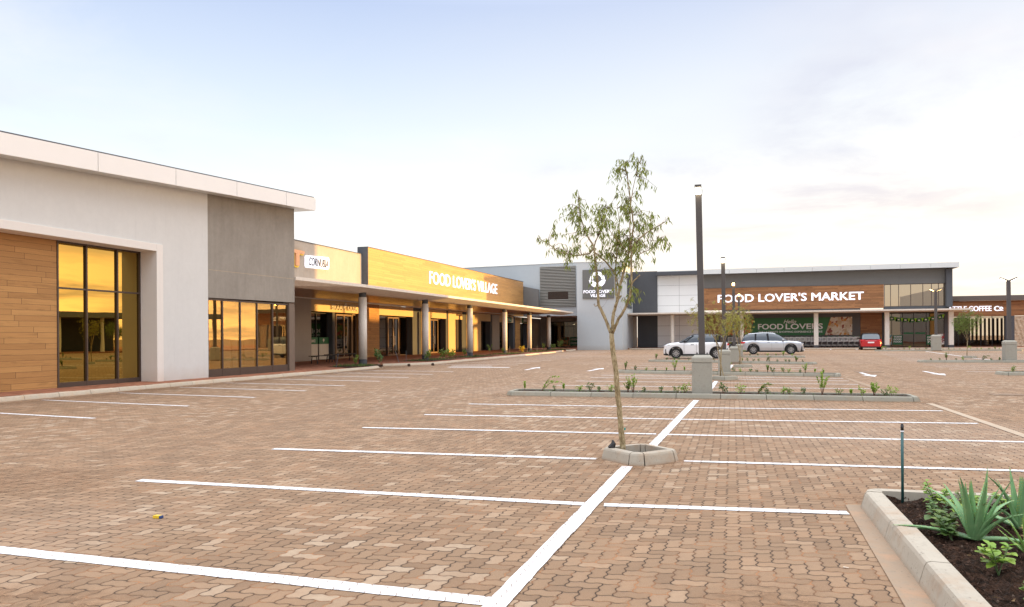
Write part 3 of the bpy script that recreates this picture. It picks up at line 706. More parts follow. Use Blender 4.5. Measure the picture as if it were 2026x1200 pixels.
more_plants(R1, 'the nearest island', i1x0, i1x1, 24.15, 24.2)
GEN = lambda n_, a, b, big=.34: [(a + (b - a) * (i + random.uniform(-.25, .25)) / n_, random.choice('bddtbd') if i % 5 else random.choice('sas'), random.uniform(.14, .22) if i % 5 else random.uniform(.3, .5)) for i in range(n_)]
random.seed(21)
island((13.3, 36.0), (21.65, 34.2), 'second long planting island from the camera, behind the first lamp', 'the second island', 1.0, GEN(9, .06, .47) + GEN(13, .53, .97))
island((13.2, 50.0), (21.9, 46.3), 'planting island in front of the white car', 'the island before the white car', 1.0, GEN(8, .05, .47) + GEN(12, .56, .97))
island((13.6, 60.6), (22.6, 58.9), 'planting island nearest the silver car', 'the island by the silver car', 1.0, GEN(7, .55, .97))
island((27.7, 50.0), (37.6, 50.6), 'planting island round the tall twin-headed lamp on the right', 'the right lamp island', 1.1, [(.06, 'd', .15), (.1, 'd', .15), (.135, 's', .5), (.18, 'd', .15), (.22, 'b', .22), (.30, 'a', .28), (.35, 'd', .15), (.39, 'd', .2), (.47, 't', .6), (.53, 'd', .16), (.56, 'd', .18), (.7, 'b', .2), (.8, 'b', .2)])
island((27.4, 36.4), (37.5, 36.6), 'planting island cut off by the right edge, with one leafy shrub at its tip', 'the right edge island', 1.1, [(.045, 'b', .24)])
island((30.7, 80.8), (42.8, 82.2), 'farthest planting island, in front of the market entrance', 'the farthest island', 1.0, GEN(24, .04, .97))

# near right planter
e = thing('planting_bed', 'near concrete-edged planting bed of dark soil in the lower right corner', 'planting bed', (19.2, 8, 0))
k = kerb_run([(19.06, 6.0), (19.06, 12.38), (19.10, 12.52), (19.20, 12.58), (21.5, 12.62), (24.5, 12.7)], w=.17, h=.15, side=-1, seg=1.0, batter=.035); k.v = [(a - 19.2, b - 8, z) for a, b, z in k.v]; k.build('kerb', M_concn, e, bevel=.006)
gt = MB(); gt.prism([(18.84 - 19.2, -2), (19.08 - 19.2, -2), (19.08 - 19.2, 4.44), (18.95 - 19.2, 4.44)], -.05, .009); gt.build('gutter', M_gut, e)
so = MB(); nx, ny = 150, 190; vs = []
for i in range(nx + 1):
    for j in range(ny + 1): vs.append((.0 + 5.2 * i / nx - .0, -2 + 6.44 * j / ny, (.075 if j % 2 else .088) + random.uniform(-.018, .024) + .015 * math.sin(i * .7) * math.cos(j * .5)))
so.add(vs, [(i * (ny + 1) + j, (i + 1) * (ny + 1) + j, (i + 1) * (ny + 1) + j + 1, i * (ny + 1) + j + 1) for i in range(nx) for j in range(ny)]); so.build('soil', M_soil, e)
ch = MB()
for i in range(4500):
    x, y = random.uniform(0.02, 2.2), random.uniform(-2, 4.4); a = rv(.022); b_ = rv(.018); c0 = Vector((x, y, .10))
    ch.add([c0, c0 + a, c0 + a * .5 + b_, c0 + b_ * .4], [(0, 1, 2), (0, 2, 3), (0, 3, 1), (1, 3, 2)])
o = ch.build('bark_chips', simple('bark_chip', (.10, .052, .032), .9, var=.6, vscale=8), e); o['kind'] = 'stuff'

dl_ = MB()
for i in range(160):
    x, y = random.uniform(.03, 2.0), random.uniform(-1.5, 4.3); dl_.leaf((x, y, .125), (random.uniform(-1, 1), random.uniform(-1, 1), .05), rv(1), random.uniform(.03, .06), random.uniform(.012, .02))
o = dl_.build('dead_leaves', simple('dead_leaf', (.28, .18, .09), .8, var=.5, vscale=12), e); o['kind'] = 'stuff'
pb_ = MB()
for i in range(260):
    x, y, r_ = random.uniform(.03, 2.0), random.uniform(-1.5, 4.3), random.uniform(.002, .007); pb_.tube([(x, y, .10), (x + .002, y, .10 + r_), (x, y, .10 + r_ * 2)], [r_ * .7, r_, r_ * .4], 5)
o = pb_.build('pebbles', simple('soil_pebble', (.15, .10, .07), .9, var=.5, vscale=9), e); o['kind'] = 'stuff'
st_ = thing('irrigation_stake', 'dark green plastic riser pipe with black cap standing in the near bed', 'irrigation riser', (19.37, 12.25, .08))
b = MB(); b.cyl(0, 0, -.02, .60, .0115, 12); b.build('pipe', simple('dark_green_plastic', (.02, .085, .085), .4), st_, smooth=True)
b = MB(); b.cyl(0, 0, .615, .66, .0125, 12); b.cyl(0, 0, .655, .672, .010, 12); b.build('cap', M_black, st_, smooth=True)
b = MB(); b.cyl(0, 0, .602, .612, .0135, 12); b.build('tape', M_white, st_, smooth=True)


def aloe(x, y, z, label, n_=26, Lm=.55, seed=1, name='aloe_plant', green=None, wm=1.0):
    random.seed(seed); t = thing(name, label, 'aloe', (x, y, z))
    lm = green
    for q in range(n_):
        b = MB(); a = q * 2.399 + random.uniform(-.25, .25); L = Lm * random.uniform(.62, 1.08); el = R(random.choice([84, 78, 74, 66, 56, 34, 14])) + random.uniform(-.1, .1)
        w0 = .030 * wm * random.uniform(.85, 1.2); curl = random.uniform(-.45, 1.25); pts = []; p = Vector((math.cos(a) * .018, math.sin(a) * .018, .01)); N_ = 9; ee = el
        hd = Vector((math.cos(a), math.sin(a), 0)); sd_ = Vector((-math.sin(a), math.cos(a), 0))
        vs, fs = [], []
        for i in range(N_ + 1):
            f = i / N_; d_ = hd * math.cos(ee) + Vector((0, 0, math.sin(ee))); up = sd_.cross(d_) * -1
            w = w0 * (1 - f ** 1.35) * (.75 + 1.6 * min(f, .16)) + .0008; th = w * .38
            vs += [p - sd_ * w + up * th * .9, p - sd_ * w * .35 + up * th * -.1, p + sd_ * w * .35 + up * th * -.1, p + sd_ * w + up * th * .9, p + sd_ * w * .6 - up * th, p - sd_ * w * .6 - up * th]
            p = p + d_ * L / N_; ee -= curl / N_ * (1 if f > .2 else .3)
        for i in range(N_):
            for j in range(6): fs.append((i * 6 + j, (i + 1) * 6 + j, (i + 1) * 6 + (j + 1) % 6, i * 6 + (j + 1) % 6))
        b.add(vs, fs)
        # teeth along both margins
        tv = []
        for i in range(1, N_ * 2):
            f = i / (N_ * 2); k0 = int(f * N_); fr = f * N_ - k0
            for c_, sg in ((0, -1), (3, 1)):
                A = Vector(vs[k0 * 6 + c_]).lerp(Vector(vs[min(k0 + 1, N_) * 6 + c_]), fr)
                b.add([A, A + sd_ * sg * .007, A + (Vector(vs[min(k0 + 1, N_) * 6 + c_]) - Vector(vs[k0 * 6 + c_])).normalized() * .006], [(0, 1, 2)], 1)
        b.build('leaf', [lm, M_leaf_yw if False else MAT['aloe_tooth']], t, smooth=True)
    return t


def f_aloe(c1, c2, tip):
    def f(k, o):
        tc = k.new('ShaderNodeTexCoord').outputs['Object']; z = k.sep(tc)[2]
        c = k.mix(k.noise(tc, 9, 3), c1, c2); c = k.mix(k.m('MULTIPLY', k.rng(k.noise(tc, 34, 2), .6, .7, 0, 1), .4), c, (.30, .40, .20))
        r_ = k.noise(tc, 2.6, 3, .6)
        c = k.mix(k.rng(r_, .62, .75, 0, .8), c, tip)
        principled(k, o, c, .38, spec=.5, bump=k.noise(tc, 60, 2), bstr=.15, bdist=.004)
    return f


simple('aloe_tooth', (.50, .48, .12), .5)
M_al1 = mat('grey_green_aloe', f_aloe((.12, .27, .12), (.24, .43, .17), (.42, .45, .08))); M_al2 = mat('bright_green_aloe', f_aloe((.14, .32, .06), (.26, .46, .10), (.46, .40, .07)))
aloe(19.58, 11.05, .1, 'largest aloe, grey-green with long toothed upright leaves, in the near bed', 21, .47, 3, green=M_al1, wm=1.05)
aloe(19.98, 11.45, .1, 'upright aloe growing just behind and right of the largest one', 13, .46, 5, green=M_al1, wm=1.0)
aloe(19.80, 10.72, .1, 'small bright green aloe with curling leaves in front of the largest one', 20, .27, 8, green=M_al2, wm=.5)
aloe(20.50, 11.9, .1, 'aloe with yellow-tipped leaves cut off by the right edge of the photograph', 18, .55, 11, green=M_al1, wm=.7)
random.seed(5)


def leafy(x, y, z, h, w, label, ml, n_=10, L=.09, lw=.05):
    """broad-leaved young plant: opposite pairs of spreading leaves up two or three stems"""
    t = thing('leafy_plant', label, 'plant', (x, y, z), random.uniform(0, 6.28), 'young broad-leaved plants in the near bed'); st, lf = MB(), MB()
    for s_ in range(random.choice((3, 4))):
        a = random.uniform(0, 6.28); tip = Vector((math.cos(a) * w * .55, math.sin(a) * w * .55, h * random.uniform(.55, 1))); st.tube([(0, 0, -.02), tip * .5 + Vector((0, 0, .01)), tip], [.004, .0035, .0025], 5)
        for q in range(n_):
            f = (q + 1) / n_; an = (q % 2) * 3.14 + (q // 2) * 1.57 + random.uniform(-.4, .4) + a; p = tip * (f * .75 + .25); Lq = L * (1.1 - .55 * f) * random.uniform(.75, 1.2); d_ = Vector((math.cos(an), math.sin(an), random.uniform(-.25, .35) + f * .55)).normalized(); sd_ = Vector((-math.sin(an), math.cos(an), 0)); up = sd_.cross(d_) * -1
            ww = 1.55 * lw * Lq / L; drp = random.uniform(.005, .02)
            lf.add([p, p + d_ * Lq * .3 + sd_ * ww * .42 + up * .004, p + d_ * Lq * .6 + sd_ * ww * .5 + up * .003, p + d_ * Lq * .85 + sd_ * ww * .28 - up * drp * .5, p + d_ * Lq - up * drp, p + d_ * Lq * .85 - sd_ * ww * .28 - up * drp * .5, p + d_ * Lq * .6 - sd_ * ww * .5 + up * .003, p + d_ * Lq * .3 - sd_ * ww * .42 + up * .004, p + d_ * Lq * .5 - up * .005],
                   [(0, 1, 8), (1, 2, 8), (2, 3, 8), (3, 4, 8), (4, 5, 8), (5, 6, 8), (6, 7, 8), (7, 0, 8)])
    st.build('stem', simple('green_stem', (.10, .16, .05), .6), t); lf.build('foliage', ml, t, smooth=True); return t


leafy(19.58, 12.05, .1, .21, .14, 'bright green leafy plant just right of the riser pipe in the near bed', M_leaf_br, 12, 0.067, 0.037)
leafy(19.46, 11.55, .1, .15, .13, 'low broad-leaved plant at the left kerb of the near bed, below the riser pipe', M_leaf_mid, 11, 0.067, 0.047)
leafy(19.78, 12.0, .1, .14, .13, 'leafy plant between the back kerb and the upright aloe leaves', M_leaf_sh, 12, 0.062, 0.037)
leafy(19.43, 10.98, .1, .15, .15, 'dark green bushy plant against the left side of the largest aloe', M_leaf_dk, 12, 0.073, 0.044)
leafy(19.50, 10.30, .1, .17, .15, 'light green broad-leaved plant, nearest one in front of the aloes', M_leaf_br, 12, 0.084, 0.044)
leafy(19.53, 9.72, .1, .13, .14, 'leafy plant at the very bottom edge of the photograph', M_leaf_sh, 12, 0.067, 0.040)
leafy(20.1, 12.15, .1, .16, .14, 'leafy plant at the back kerb behind the upright aloe', M_leaf_br, 12, 0.067, 0.038)
leafy(19.44, 11.25, .1, .17, .18, 'full mid-green plant between the kerb and the largest aloe', M_leaf_sh, 12, .085, .05)
leafy(19.70, 11.75, .1, .17, .16, 'bright leafy plant just behind the largest aloe', M_leaf_br, 11, .075, .04)
leafy(19.9, 10.15, .1, .12, .15, 'low leafy plant right of the nearest pale plant', M_leaf_sh, 10, .07, .04)
leafy(20.3, 11.5, .1, .16, .14, 'dark leafy plant at the right edge beside the upright aloe', M_leaf_mid, 12, 0.067, 0.042)

# ------------------------------------------------------------------ foreground tree and its planter
tp = thing('tree_planter', 'diamond-shaped concrete kerb planter round the foreground tree', 'tree planter', (16.92, 14.47, 0))
oc = [(-.47, -.06), (-.09, -.46), (.10, -.46), (.45, -.08), (.45, .08), (.09, .46), (-.09, .46), (-.47, .06)]
oc = [(-.465, -.05), (-.08, -.44), (.12, -.45), (.44, -.07), (.46, .07), (.08, .46), (-.09, .45), (-.46, .07)]
kerb_run(oc, closed=True, w=.13, h=.145, seg=.6, batter=.03, side=1).build('kerb', M_concn, tp, bevel=.004)
b = MB(); b.prism([(x * .8, y * .8) for x, y in oc], -.02, .045); b.build('soil', M_soil, tp)


def gum_tree():
    t = thing('young_gum_tree', 'slender young gum tree with drooping olive leaves in the concrete planter', 'tree', (16.72, 14.5, 0))
    K = .00622
    def P(u, v, dy=0): return Vector(((u - 1234) * K, dy, .06 + (890 - v) * K))
    tr = MB()
    def limb(pts, r, seg=8):
        # resample smoothly with small wobble
        out_, rad = [], []
        n_ = len(pts)
        for i in range(n_ - 1):
            for q in range(4):
                f = q / 4; p = pts[i].lerp(pts[i + 1], f); out_.append(p + rv(.004)); rad.append((r[0] + (r[1] - r[0]) * ((i + f) / (n_ - 1))) * random.uniform(.94, 1.06))
        out_.append(pts[-1]); rad.append(r[1]); tr.tube(out_, rad, seg); return out_
    limb([P(1234, 895), P(1230, 840), P(1224, 780), P(1220, 730), P(1214, 680), P(1212, 652)], (.036, .029), 12)
    BR = []
    BR.append(limb([P(1212, 655), P(1196, 615), P(1186, 595), P(1185, 560), P(1181, 520), P(1178, 480), P(1160, 450), P(1152, 420), P(1148, 385)], (.021, .005)))
    BR.append(limb([P(1213, 655, .01), P(1214, 620, .02), P(1219, 600, .03), P(1225, 575, .05), P(1231, 545, .06), P(1240, 510, .1), P(1248, 480, .1), P(1255, 440, .08), P(1250, 400, .05), P(1245, 350, .03), P(1240, 315, 0)], (.022, .005)))
    BR.append(limb([P(1214, 652, -.01), P(1226, 625, -.04), P(1240, 605, -.08), P(1251, 580, -.1), P(1254, 550, -.1), P(1253, 500, -.08), P(1268, 470, -.1), P(1290, 455, -.1), P(1318, 440, -.1)], (.02, .005)))
    BR.append(limb([P(1178, 480, 0), P(1168, 494), P(1140, 497, -.05), P(1110, 490, -.1), P(1085, 470, -.1), P(1066, 460, -.1)], (.011, .003)))
    BR.append(limb([P(1178, 490), P(1200, 510, .05), P(1215, 530, .1), P(1225, 560, .08)], (.010, .010)))
    BR.append(limb([P(1253, 500), P(1251, 460, -.1), P(1252, 420, -.1), P(1256, 370, -.05), P(1268, 320, 0)], (.009, .003)))
    BR.append(limb([P(1222, 590), P(1217, 540, .1), P(1220, 490, .15), P(1225, 430, .15), P(1222, 395, .1)], (.010, .003)))
    BR.append(limb([P(1219, 600), P(1226, 585), P(1232, 578)], (.012, .009)))
    BR.append(limb([P(1254, 556, -.1), P(1262, 548, -.1), P(1270, 540, -.1)], (.009, .006)))
    BR.append(limb([P(1187, 597), P(1180, 598), P(1177, 594)], (.007, .004)))
    BR.append(limb([P(1178, 480), P(1190, 440, .1), P(1200, 410, .15), P(1215, 385, .12)], (.008, .002)))
    BR.append(limb([P(1250, 480, -.05), P(1275, 500, -.2), P(1300, 490, -.25), P(1315, 470, -.25)], (.007, .002)))
    BR.append(limb([P(1245, 495), P(1235, 480, -.2), P(1215, 455, -.25), P(1195, 430, -.25)], (.007, .002)))
    tr.build('trunk', M_bark, t, smooth=True)
    tw, lf = MB(), MB()
    # crown clumps as seen: (u, v, ru, rv, leaves)
    CL = [(1240, 320, 20, 18, 90), (1268, 325, 18, 20, 60), (1232, 345, 18, 22, 80), (1255, 350, 25, 18, 70), (1250, 385, 22, 22, 110), (1222, 370, 12, 10, 30), (1248, 425, 20, 22, 110), (1230, 400, 18, 16, 60),
          (1150, 385, 16, 14, 70), (1152, 415, 22, 18, 100), (1120, 405, 16, 14, 70), (1130, 430, 20, 10, 40), (1185, 390, 12, 16, 50), (1175, 410, 20, 14, 50), (1205, 400, 18, 14, 70), (1205, 435, 26, 22, 170), (1225, 455, 25, 22, 200),
          (1190, 460, 26, 18, 130), (1215, 480, 26, 16, 150), (1165, 445, 22, 12, 90), (1145, 465, 16, 12, 40), (1105, 443, 10, 10, 40), (1245, 470, 26, 20, 150), (1270, 440, 20, 24, 110), (1290, 445, 20, 20, 70), (1280, 420, 18, 14, 50), (1270, 480, 26, 18, 110),
          (1300, 470, 20, 14, 70), (1290, 490, 24, 12, 60), (1316, 443, 9, 7, 16), (1070, 460, 9, 7, 16), (1085, 468, 12, 6, 16), (1100, 484, 26, 6, 50), (1135, 488, 24, 10, 80), (1150, 478, 12, 10, 30), (1110, 462, 14, 8, 16), (1190, 490, 24, 14, 80),
          (1185, 512, 20, 8, 24), (1215, 505, 24, 14, 60), (1245, 505, 22, 14, 60), (1230, 540, 20, 16, 50), (1222, 565, 14, 12, 24), (1262, 520, 16, 14, 30), (1240, 565, 18, 10, 20), (1255, 560, 12, 20, 30), (1268, 575, 8, 16, 16), (1118, 520, 3, 14, 7),
          (1195, 530, 22, 14, 40), (1240, 590, 14, 10, 20), (1235, 520, 24, 16, 60), (1160, 500, 20, 12, 40), (1275, 505, 16, 10, 30), (1225, 500, 30, 18, 80), (1312, 480, 12, 8, 18), (1175, 550, 14, 14, 12), (1128, 510, 8, 8, 8), (1270, 350, 12, 14, 16), (1208, 345, 10, 16, 20)]
    nodes = [p for br in BR for p in br[2:]]
    for (u, v, ru, rv_, n_) in CL:
        c = P(u, v, 0)
        best = min(nodes, key=lambda q: (q.x - c.x) ** 2 + (q.z - c.z) ** 2); dy = best.y
        for s_ in range(max(2, n_ // 9)):
            tipp = P(random.gauss(u, ru * .72), random.gauss(v + 4, rv_ * .8), dy + random.gauss(0, ru * K * .7))
            mid = best.lerp(tipp, .5) + Vector((random.uniform(-.03, .03), random.uniform(-.03, .03), .04)); tw.tube([best, mid, tipp, tipp + Vector((random.uniform(-.03, .03), 0, -.05))], [.0035, .0025, .0018, .001], 3)
            for q in range(7):
                f = random.random(); p = (mid.lerp(tipp, f) if random.random() < .75 else tipp) + rv(.022); d_ = Vector((random.uniform(-.65, .65), random.uniform(-.65, .65), -1)); lf.leaf(p, d_, rv(1), random.uniform(.055, .105), random.uniform(.011, .021), droop=0)
    for q in range(26):   # bare fine twigs
        b0 = random.choice(nodes); p = b0; pts = [p]
        dx = random.uniform(-1, 1)
        for s_ in range(5): p = p + Vector((dx * .05 + random.uniform(-.02, .02), random.uniform(-.03, .03), random.uniform(-.03, .05))); pts.append(p)
        tw.tube(pts, [.002, .002, .0015, .001, .001, .0007], 3)
    tw.build('twigs', M_twig, t); lf.build('crown', M_leaf_gum, t)


random.seed(12); gum_tree()
b = MB(); b.tube([(0, 0, 0), (-.015, 0, .06), (.01, 0, .1), (.0, 0, .14)], [.035, .045, .03, .008], 7); tag(b.build('plastic_wrap', M_black, loc=(16.60, 14.42, .1)), 'crumpled black plastic wrapping beside the base of the gum tree', 'plastic wrap')
b = MB(); b.box(-.008, .008, -.008, .008, 0, .03); tag(b.build('tree_tag', simple('teal_plastic', (.0, .25, .22), .4), loc=(16.745, 14.45, .36)), 'tiny teal clip on the trunk of the gum tree', 'clip')


def feather_tree(x, y, label, h=2.7, w=.9, seed=1, n_=1500, base=.5, kerbd=True, ml=None, nst=3, where='', stake=True):
    random.seed(seed)
    t = thing('young_feathery_tree', label, 'tree', (x, y, 0), 0, 'young feathery trees among the parking bays'); tr, lf, tw = MB(), MB(), MB(); tips = []
    fork = Vector((.03, 0, h * .36))
    tr.tube([(0, 0, 0), (.01, 0, h * .2), fork], [.028, .022, .02], 7)
    for i in range(nst + 2):
        a = i * 6.28 / (nst + 2) + random.uniform(-.4, .4); r_ = w * random.uniform(.25, .5); top = Vector((math.cos(a) * r_, math.sin(a) * r_, h * random.uniform(.72, .95)))
        mid = fork.lerp(top, .5) + Vector((math.cos(a) * .05, math.sin(a) * .05, .05)); tr.tube([fork, mid, top], [.014, .009, .004], 5); tips += [mid.lerp(top, f) for f in (.1, .3, .5, .7, .85, 1)]
    for q in range(n_ // 14):
        c = random.choice(tips); p = c + Vector((random.gauss(0, w * .13), random.gauss(0, w * .13), random.gauss(0, h * .05))); e_ = p + Vector((random.uniform(-.08, .08), random.uniform(-.08, .08), -random.uniform(.03, .16)))
        tw.tube([c, p, e_], [.004, .0025, .001], 3)
        for s_ in range(14): lf.leaf(p.lerp(e_, random.random()) + rv(.03), rv(1) + Vector((0, 0, -.7)), rv(1), random.uniform(.05, .085), random.uniform(.012, .02))
    tr.build('trunk', M_bark, t, smooth=True); tw.build('twigs', M_twig, t); lf.build('crown', ml or M_leaf_yel, t)
    if kerbd:
        p_ = thing('tree_planter', f'square concrete planter kerb at the foot of the {where}', 'tree planter', (x + .15, y, 0)); kerb_run([(-.45, 0), (0, -.45), (.45, 0), (0, .45)], closed=True, w=.13, h=.14, seg=.7).build('kerb', M_conc, p_)
        b = MB(); b.prism([(-.36, 0), (0, -.36), (.36, 0), (0, .36)], -.02, .05); b.build('soil', M_soil, p_)
    if stake:
        b = MB(); b.tube([(0, 0, 0), (-.35, .05, 1.75)], .016, 6); tag(b.build('support_stake', M_bark, loc=(x + .12, y - .1, .05)), f'slanting wooden stake supporting the {where}', 'stake')
    return t


feather_tree(17.62, 31.9, 'young feathery yellow-green tree just behind the nearest lamp', 2.8, 1.6, 4, 2900, where='feathery tree by the nearest lamp')
feather_tree(18.35, 42.6, 'young feathery tree between the second and third lamps', 3.1, 1.25, 9, 3300, where='feathery tree beyond the second lamp')
feather_tree(32.2, 59.0, 'small round-crowned green tree standing alone in the right-hand bays', 3.0, 1.35, 14, 7000, ml=M_leaf_sh, where='round tree on the right', stake=False)


# ------------------------------------------------------------------ lamp posts
def lamp(x, y, label, H=5.0, ped=.97, s=1.0, lean=0, twin='y', lens=M_lens, z0=.07):
    t = thing('lamp_post', label, 'lamp post', (x, y, z0), 0, 'lamp posts on concrete pedestals')
    w = .235 * s; b = MB()
    b.box(-w, w, -w, w, -.05, ped * .80); b.box(-w - .008, w + .008, -w - .008, w + .008, ped * .80 + .006, ped * .93)
    b.hexa([(-w - .008, -w - .008, ped * .93), (w + .008, -w - .008, ped * .93), (w + .008, w + .008, ped * .93), (-w - .008, w + .008, ped * .93)], [(-w * .72, -w * .72, ped), (w * .72, -w * .72, ped), (w * .72, w * .72, ped), (-w * .72, w * .72, ped)])
    b.build('pedestal', M_ped, t, bevel=.012)
    p = .068 * s + .006; b = MB(); b.box(-.15 * s, .15 * s, -.15 * s, .15 * s, ped, ped + .02)
    for sx_ in (-1, 1):
        for sy_ in (-1, 1): b.cyl(sx_ * .12 * s, sy_ * .12 * s, ped + .02, ped + .05, .012, 6)
    b.build('base_plate', M_black, t)
    L = H - ped - .02; dx = -math.tan(lean) * L
    b = MB(); b.hexa([(-p, -p, ped + .02), (p, -p, ped + .02), (p, p, ped + .02), (-p, p, ped + .02)], [(dx - p, -p, H), (dx + p, -p, H), (dx + p, p, H), (dx - p, p, H)])
    b.build('pole', M_pole, t, bevel=.008)
    for sg in (-1, 1):
        b = MB(); a = .45; l_ = .33 * s; q = p * 1.05
        if twin == 'y':
            b.hexa([(dx - q, sg * .0, H - .02), (dx + q, sg * .0, H - .02), (dx + q, sg * l_, H + l_ * a), (dx - q, sg * l_, H + l_ * a)], [(dx - q, sg * .0, H + .07), (dx + q, 0, H + .07), (dx + q, sg * l_, H + l_ * a + .055), (dx - q, sg * l_, H + l_ * a + .055)])
            hd = b.build('lamp_head', M_pole, t)
            c = MB(); c.add([(dx - q * .8, sg * l_ * .25, H + l_ * a * .25 - .022), (dx + q * .8, sg * l_ * .25, H + l_ * a * .25 - .022), (dx + q * .8, sg * l_ * .95, H + l_ * a * .95 - .008), (dx - q * .8, sg * l_ * .95, H + l_ * a * .95 - .008)], [(0, 1, 2, 3) if sg < 0 else (3, 2, 1, 0)])
        else:
            b.hexa([(dx, -q, H - .02), (dx + sg * l_, -q, H + l_ * a), (dx + sg * l_, q, H + l_ * a), (dx, q, H - .02)], [(dx, -q, H + .06), (dx + sg * l_, -q, H + l_ * a + .055), (dx + sg * l_, q, H + l_ * a + .055), (dx, q, H + .06)])
            hd = b.build('lamp_head', M_pole, t)
            c = MB(); c.add([(dx + sg * l_ * .3, -q * .8, H + l_ * a * .3 - .022), (dx + sg * l_ * .95, -q * .8, H + l_ * a * .95 - .008), (dx + sg * l_ * .95, q * .8, H + l_ * a * .95 - .008), (dx + sg * l_ * .3, q * .8, H + l_ * a * .3 - .022)], [(0, 1, 2, 3)])
        c.build('lens', lens, hd)
    return t


lamp(17.30, 24.27, 'nearest and tallest dark lamp post on a concrete pedestal in the first island', 4.86, .97, 1.0, R(.9))
lamp(17.72, 35.5, 'second dark lamp post from the camera, in the second island', 4.22, .90, .98, R(.5))
lamp(18.12, 47.9, 'third lamp post of the centre row, beside the white car', 4.12, .85, 1.0, R(.4), lens=M_lens2)
lamp(18.5, 59.9, 'farthest lamp post of the centre row, behind the silver car', 4.15, .85, 1.0, R(.3), lens=M_lens2)
lamp(32.0, 50.75, 'twin-headed lamp post on a wide pedestal near the right edge', 4.18, 1.1, 1.15, R(.5), twin='x')
lamp(35.7, 81.6, 'lamp post on a pedestal in front of the market entrance', 5.3, 1.4, 1.5, R(.2), twin='x', lens=M_lens2)

# ------------------------------------------------------------------ left block
B = thing('tall_shop_block', 'tall grey plastered shop block with white roof fascia, timber boards and gold reflecting windows', 'shop building', (0, 0, 0))


def RZ(y, off=0): return 6.26 + (y - 20.25) * .0633 + off    # underside line of the rising roof


YE = 33.85; YS = -8
w_ = MB()
w_.wallx(-.35, 0, YS, 26.0, 4.60, 4.60, RZ(YS), RZ(26.0)); w_.wallx(-.35, 0, 26.0, 28.26, .1, .1, RZ(26.0), RZ(28.26))
w_.wallx(-14.0, -13.7, YS, YE, 0, 0, RZ(YS), RZ(YE)); w_.wally(-13.7, -.35, YS, YS + .3, 0, 0, RZ(YS), RZ(YS)); w_.build('wall', M_pl_light, B)
w_ = MB(); w_.wallx(-.35, .003, 28.26, YE, 2.98, 3.04, RZ(28.26), RZ(YE)); w_.wally(-13.7, -.35, YE - .3, YE, 0, 0, RZ(YE), RZ(YE)); w_.build('accent_wall', M_pl_dark, B)
w_ = MB(); w_.wallx(.0031, .0045, 28.3, YE - .05, 3.98, 4.04, 3.987, 4.047); w_.build('plaster_joint', M_pl_band, B)
f_ = MB(); f_.box(-.62, .06, YS, 25.68, 4.36, 4.60); f_.box(-.62, .06, 25.68, 25.97, .1, 4.60); f_.build('portal_frame', M_pl_frame, B, bevel=.01)
f_ = MB(); f_.box(-.75, -.60, YS, 22.48, .1, 4.36); f_.build('timber_cladding', M_wood_yz, B)
# roof slab with fascia and soffit
rf = MB(); rf.wallx(-14.3, .58, YS - .4, 34.5, RZ(YS - .4, .03), RZ(34.5, .03), RZ(YS - .4, .48), RZ(34.5, .48)); rf.build('roof', M_pl_char, B)
fa = MB()
for a, b_ in zip((YS - .4, 3, 6.5, 10, 13.2, 16.4, 19.58, 22.74, 25.9, 29.07, 32.28), (3, 6.5, 10, 13.2, 16.4, 19.58, 22.74, 25.9, 29.07, 32.28, 34.56)):
    fa.wallx(.58, .64, a + .012, b_ - .012, RZ(a, -.11), RZ(b_, -.11), RZ(a, .43), RZ(b_, .43))
fa.wally(-14.3, .57, 34.5, 34.56, RZ(34.5, -.11), RZ(34.5, -.11), RZ(34.5, .43), RZ(34.5, .43)); fa.build('fascia', M_fascia, B)
so = MB(); so.wallx(.01, .575, YS, 34.49, RZ(YS, -.08), RZ(34.49, -.08), RZ(YS, -.04), RZ(34.49, -.04)); so.box(-13, .57, YE + .01, 34.49, RZ(YE, -.07), RZ(YE, -.03)); so.build('soffit', M_fasgrey, B)


def window_x(parent, x, ys, z0, z1, zs=(), m_f=M_bronze, m_g=M_gold, fw=.05, dep=.09, name='window', foot=.0):
    """window on a wall facing +x: ys are mullion positions"""
    f = MB()
    for i, y in enumerate(ys): f.box(x - dep, x + .02, y - fw / 2, y + fw / 2, z0, z1)
    for a, b_ in zip(ys[:-1], ys[1:]):
        for z in [z0 + fw / 2] + list(zs) + [z1 - fw / 2]: f.box(x - dep + .01, x + .012, a + fw / 2, b_ - fw / 2, z - fw / 2, z + fw / 2)
        if foot: f.box(x - dep + .01, x + .012, a + fw / 2, b_ - fw / 2, z0 + fw, z0 + foot)
    fr = f.build(name, m_f, parent)
    if m_g is None: return fr
    gm = MB(); gm.box(x - .05, x - .04, ys[0], ys[-1], z0 + .02, z1 - .02); gm.build('pane', m_g, fr); return fr


def window_y(parent, y, xs, z0, z1, zs=(), m_f=M_bronze, m_g=M_gldark, fw=.05, dep=.09, name='window'):
    f = MB()
    for x in xs: f.box(x - fw / 2, x + fw / 2, y - .02, y + dep, z0, z1)
    for a, b_ in zip(xs[:-1], xs[1:]):
        for z in [z0 + fw / 2] + list(zs) + [z1 - fw / 2]: f.box(a + fw / 2, b_ - fw / 2, y - .012, y + dep - .01, z - fw / 2, z + fw / 2)
    fr = f.build(name, m_f, parent); gm = MB(); gm.box(xs[0], xs[-1], y + .04, y + .05, z0 + .02, z1 - .02); gm.build('pane', m_g, fr); return fr


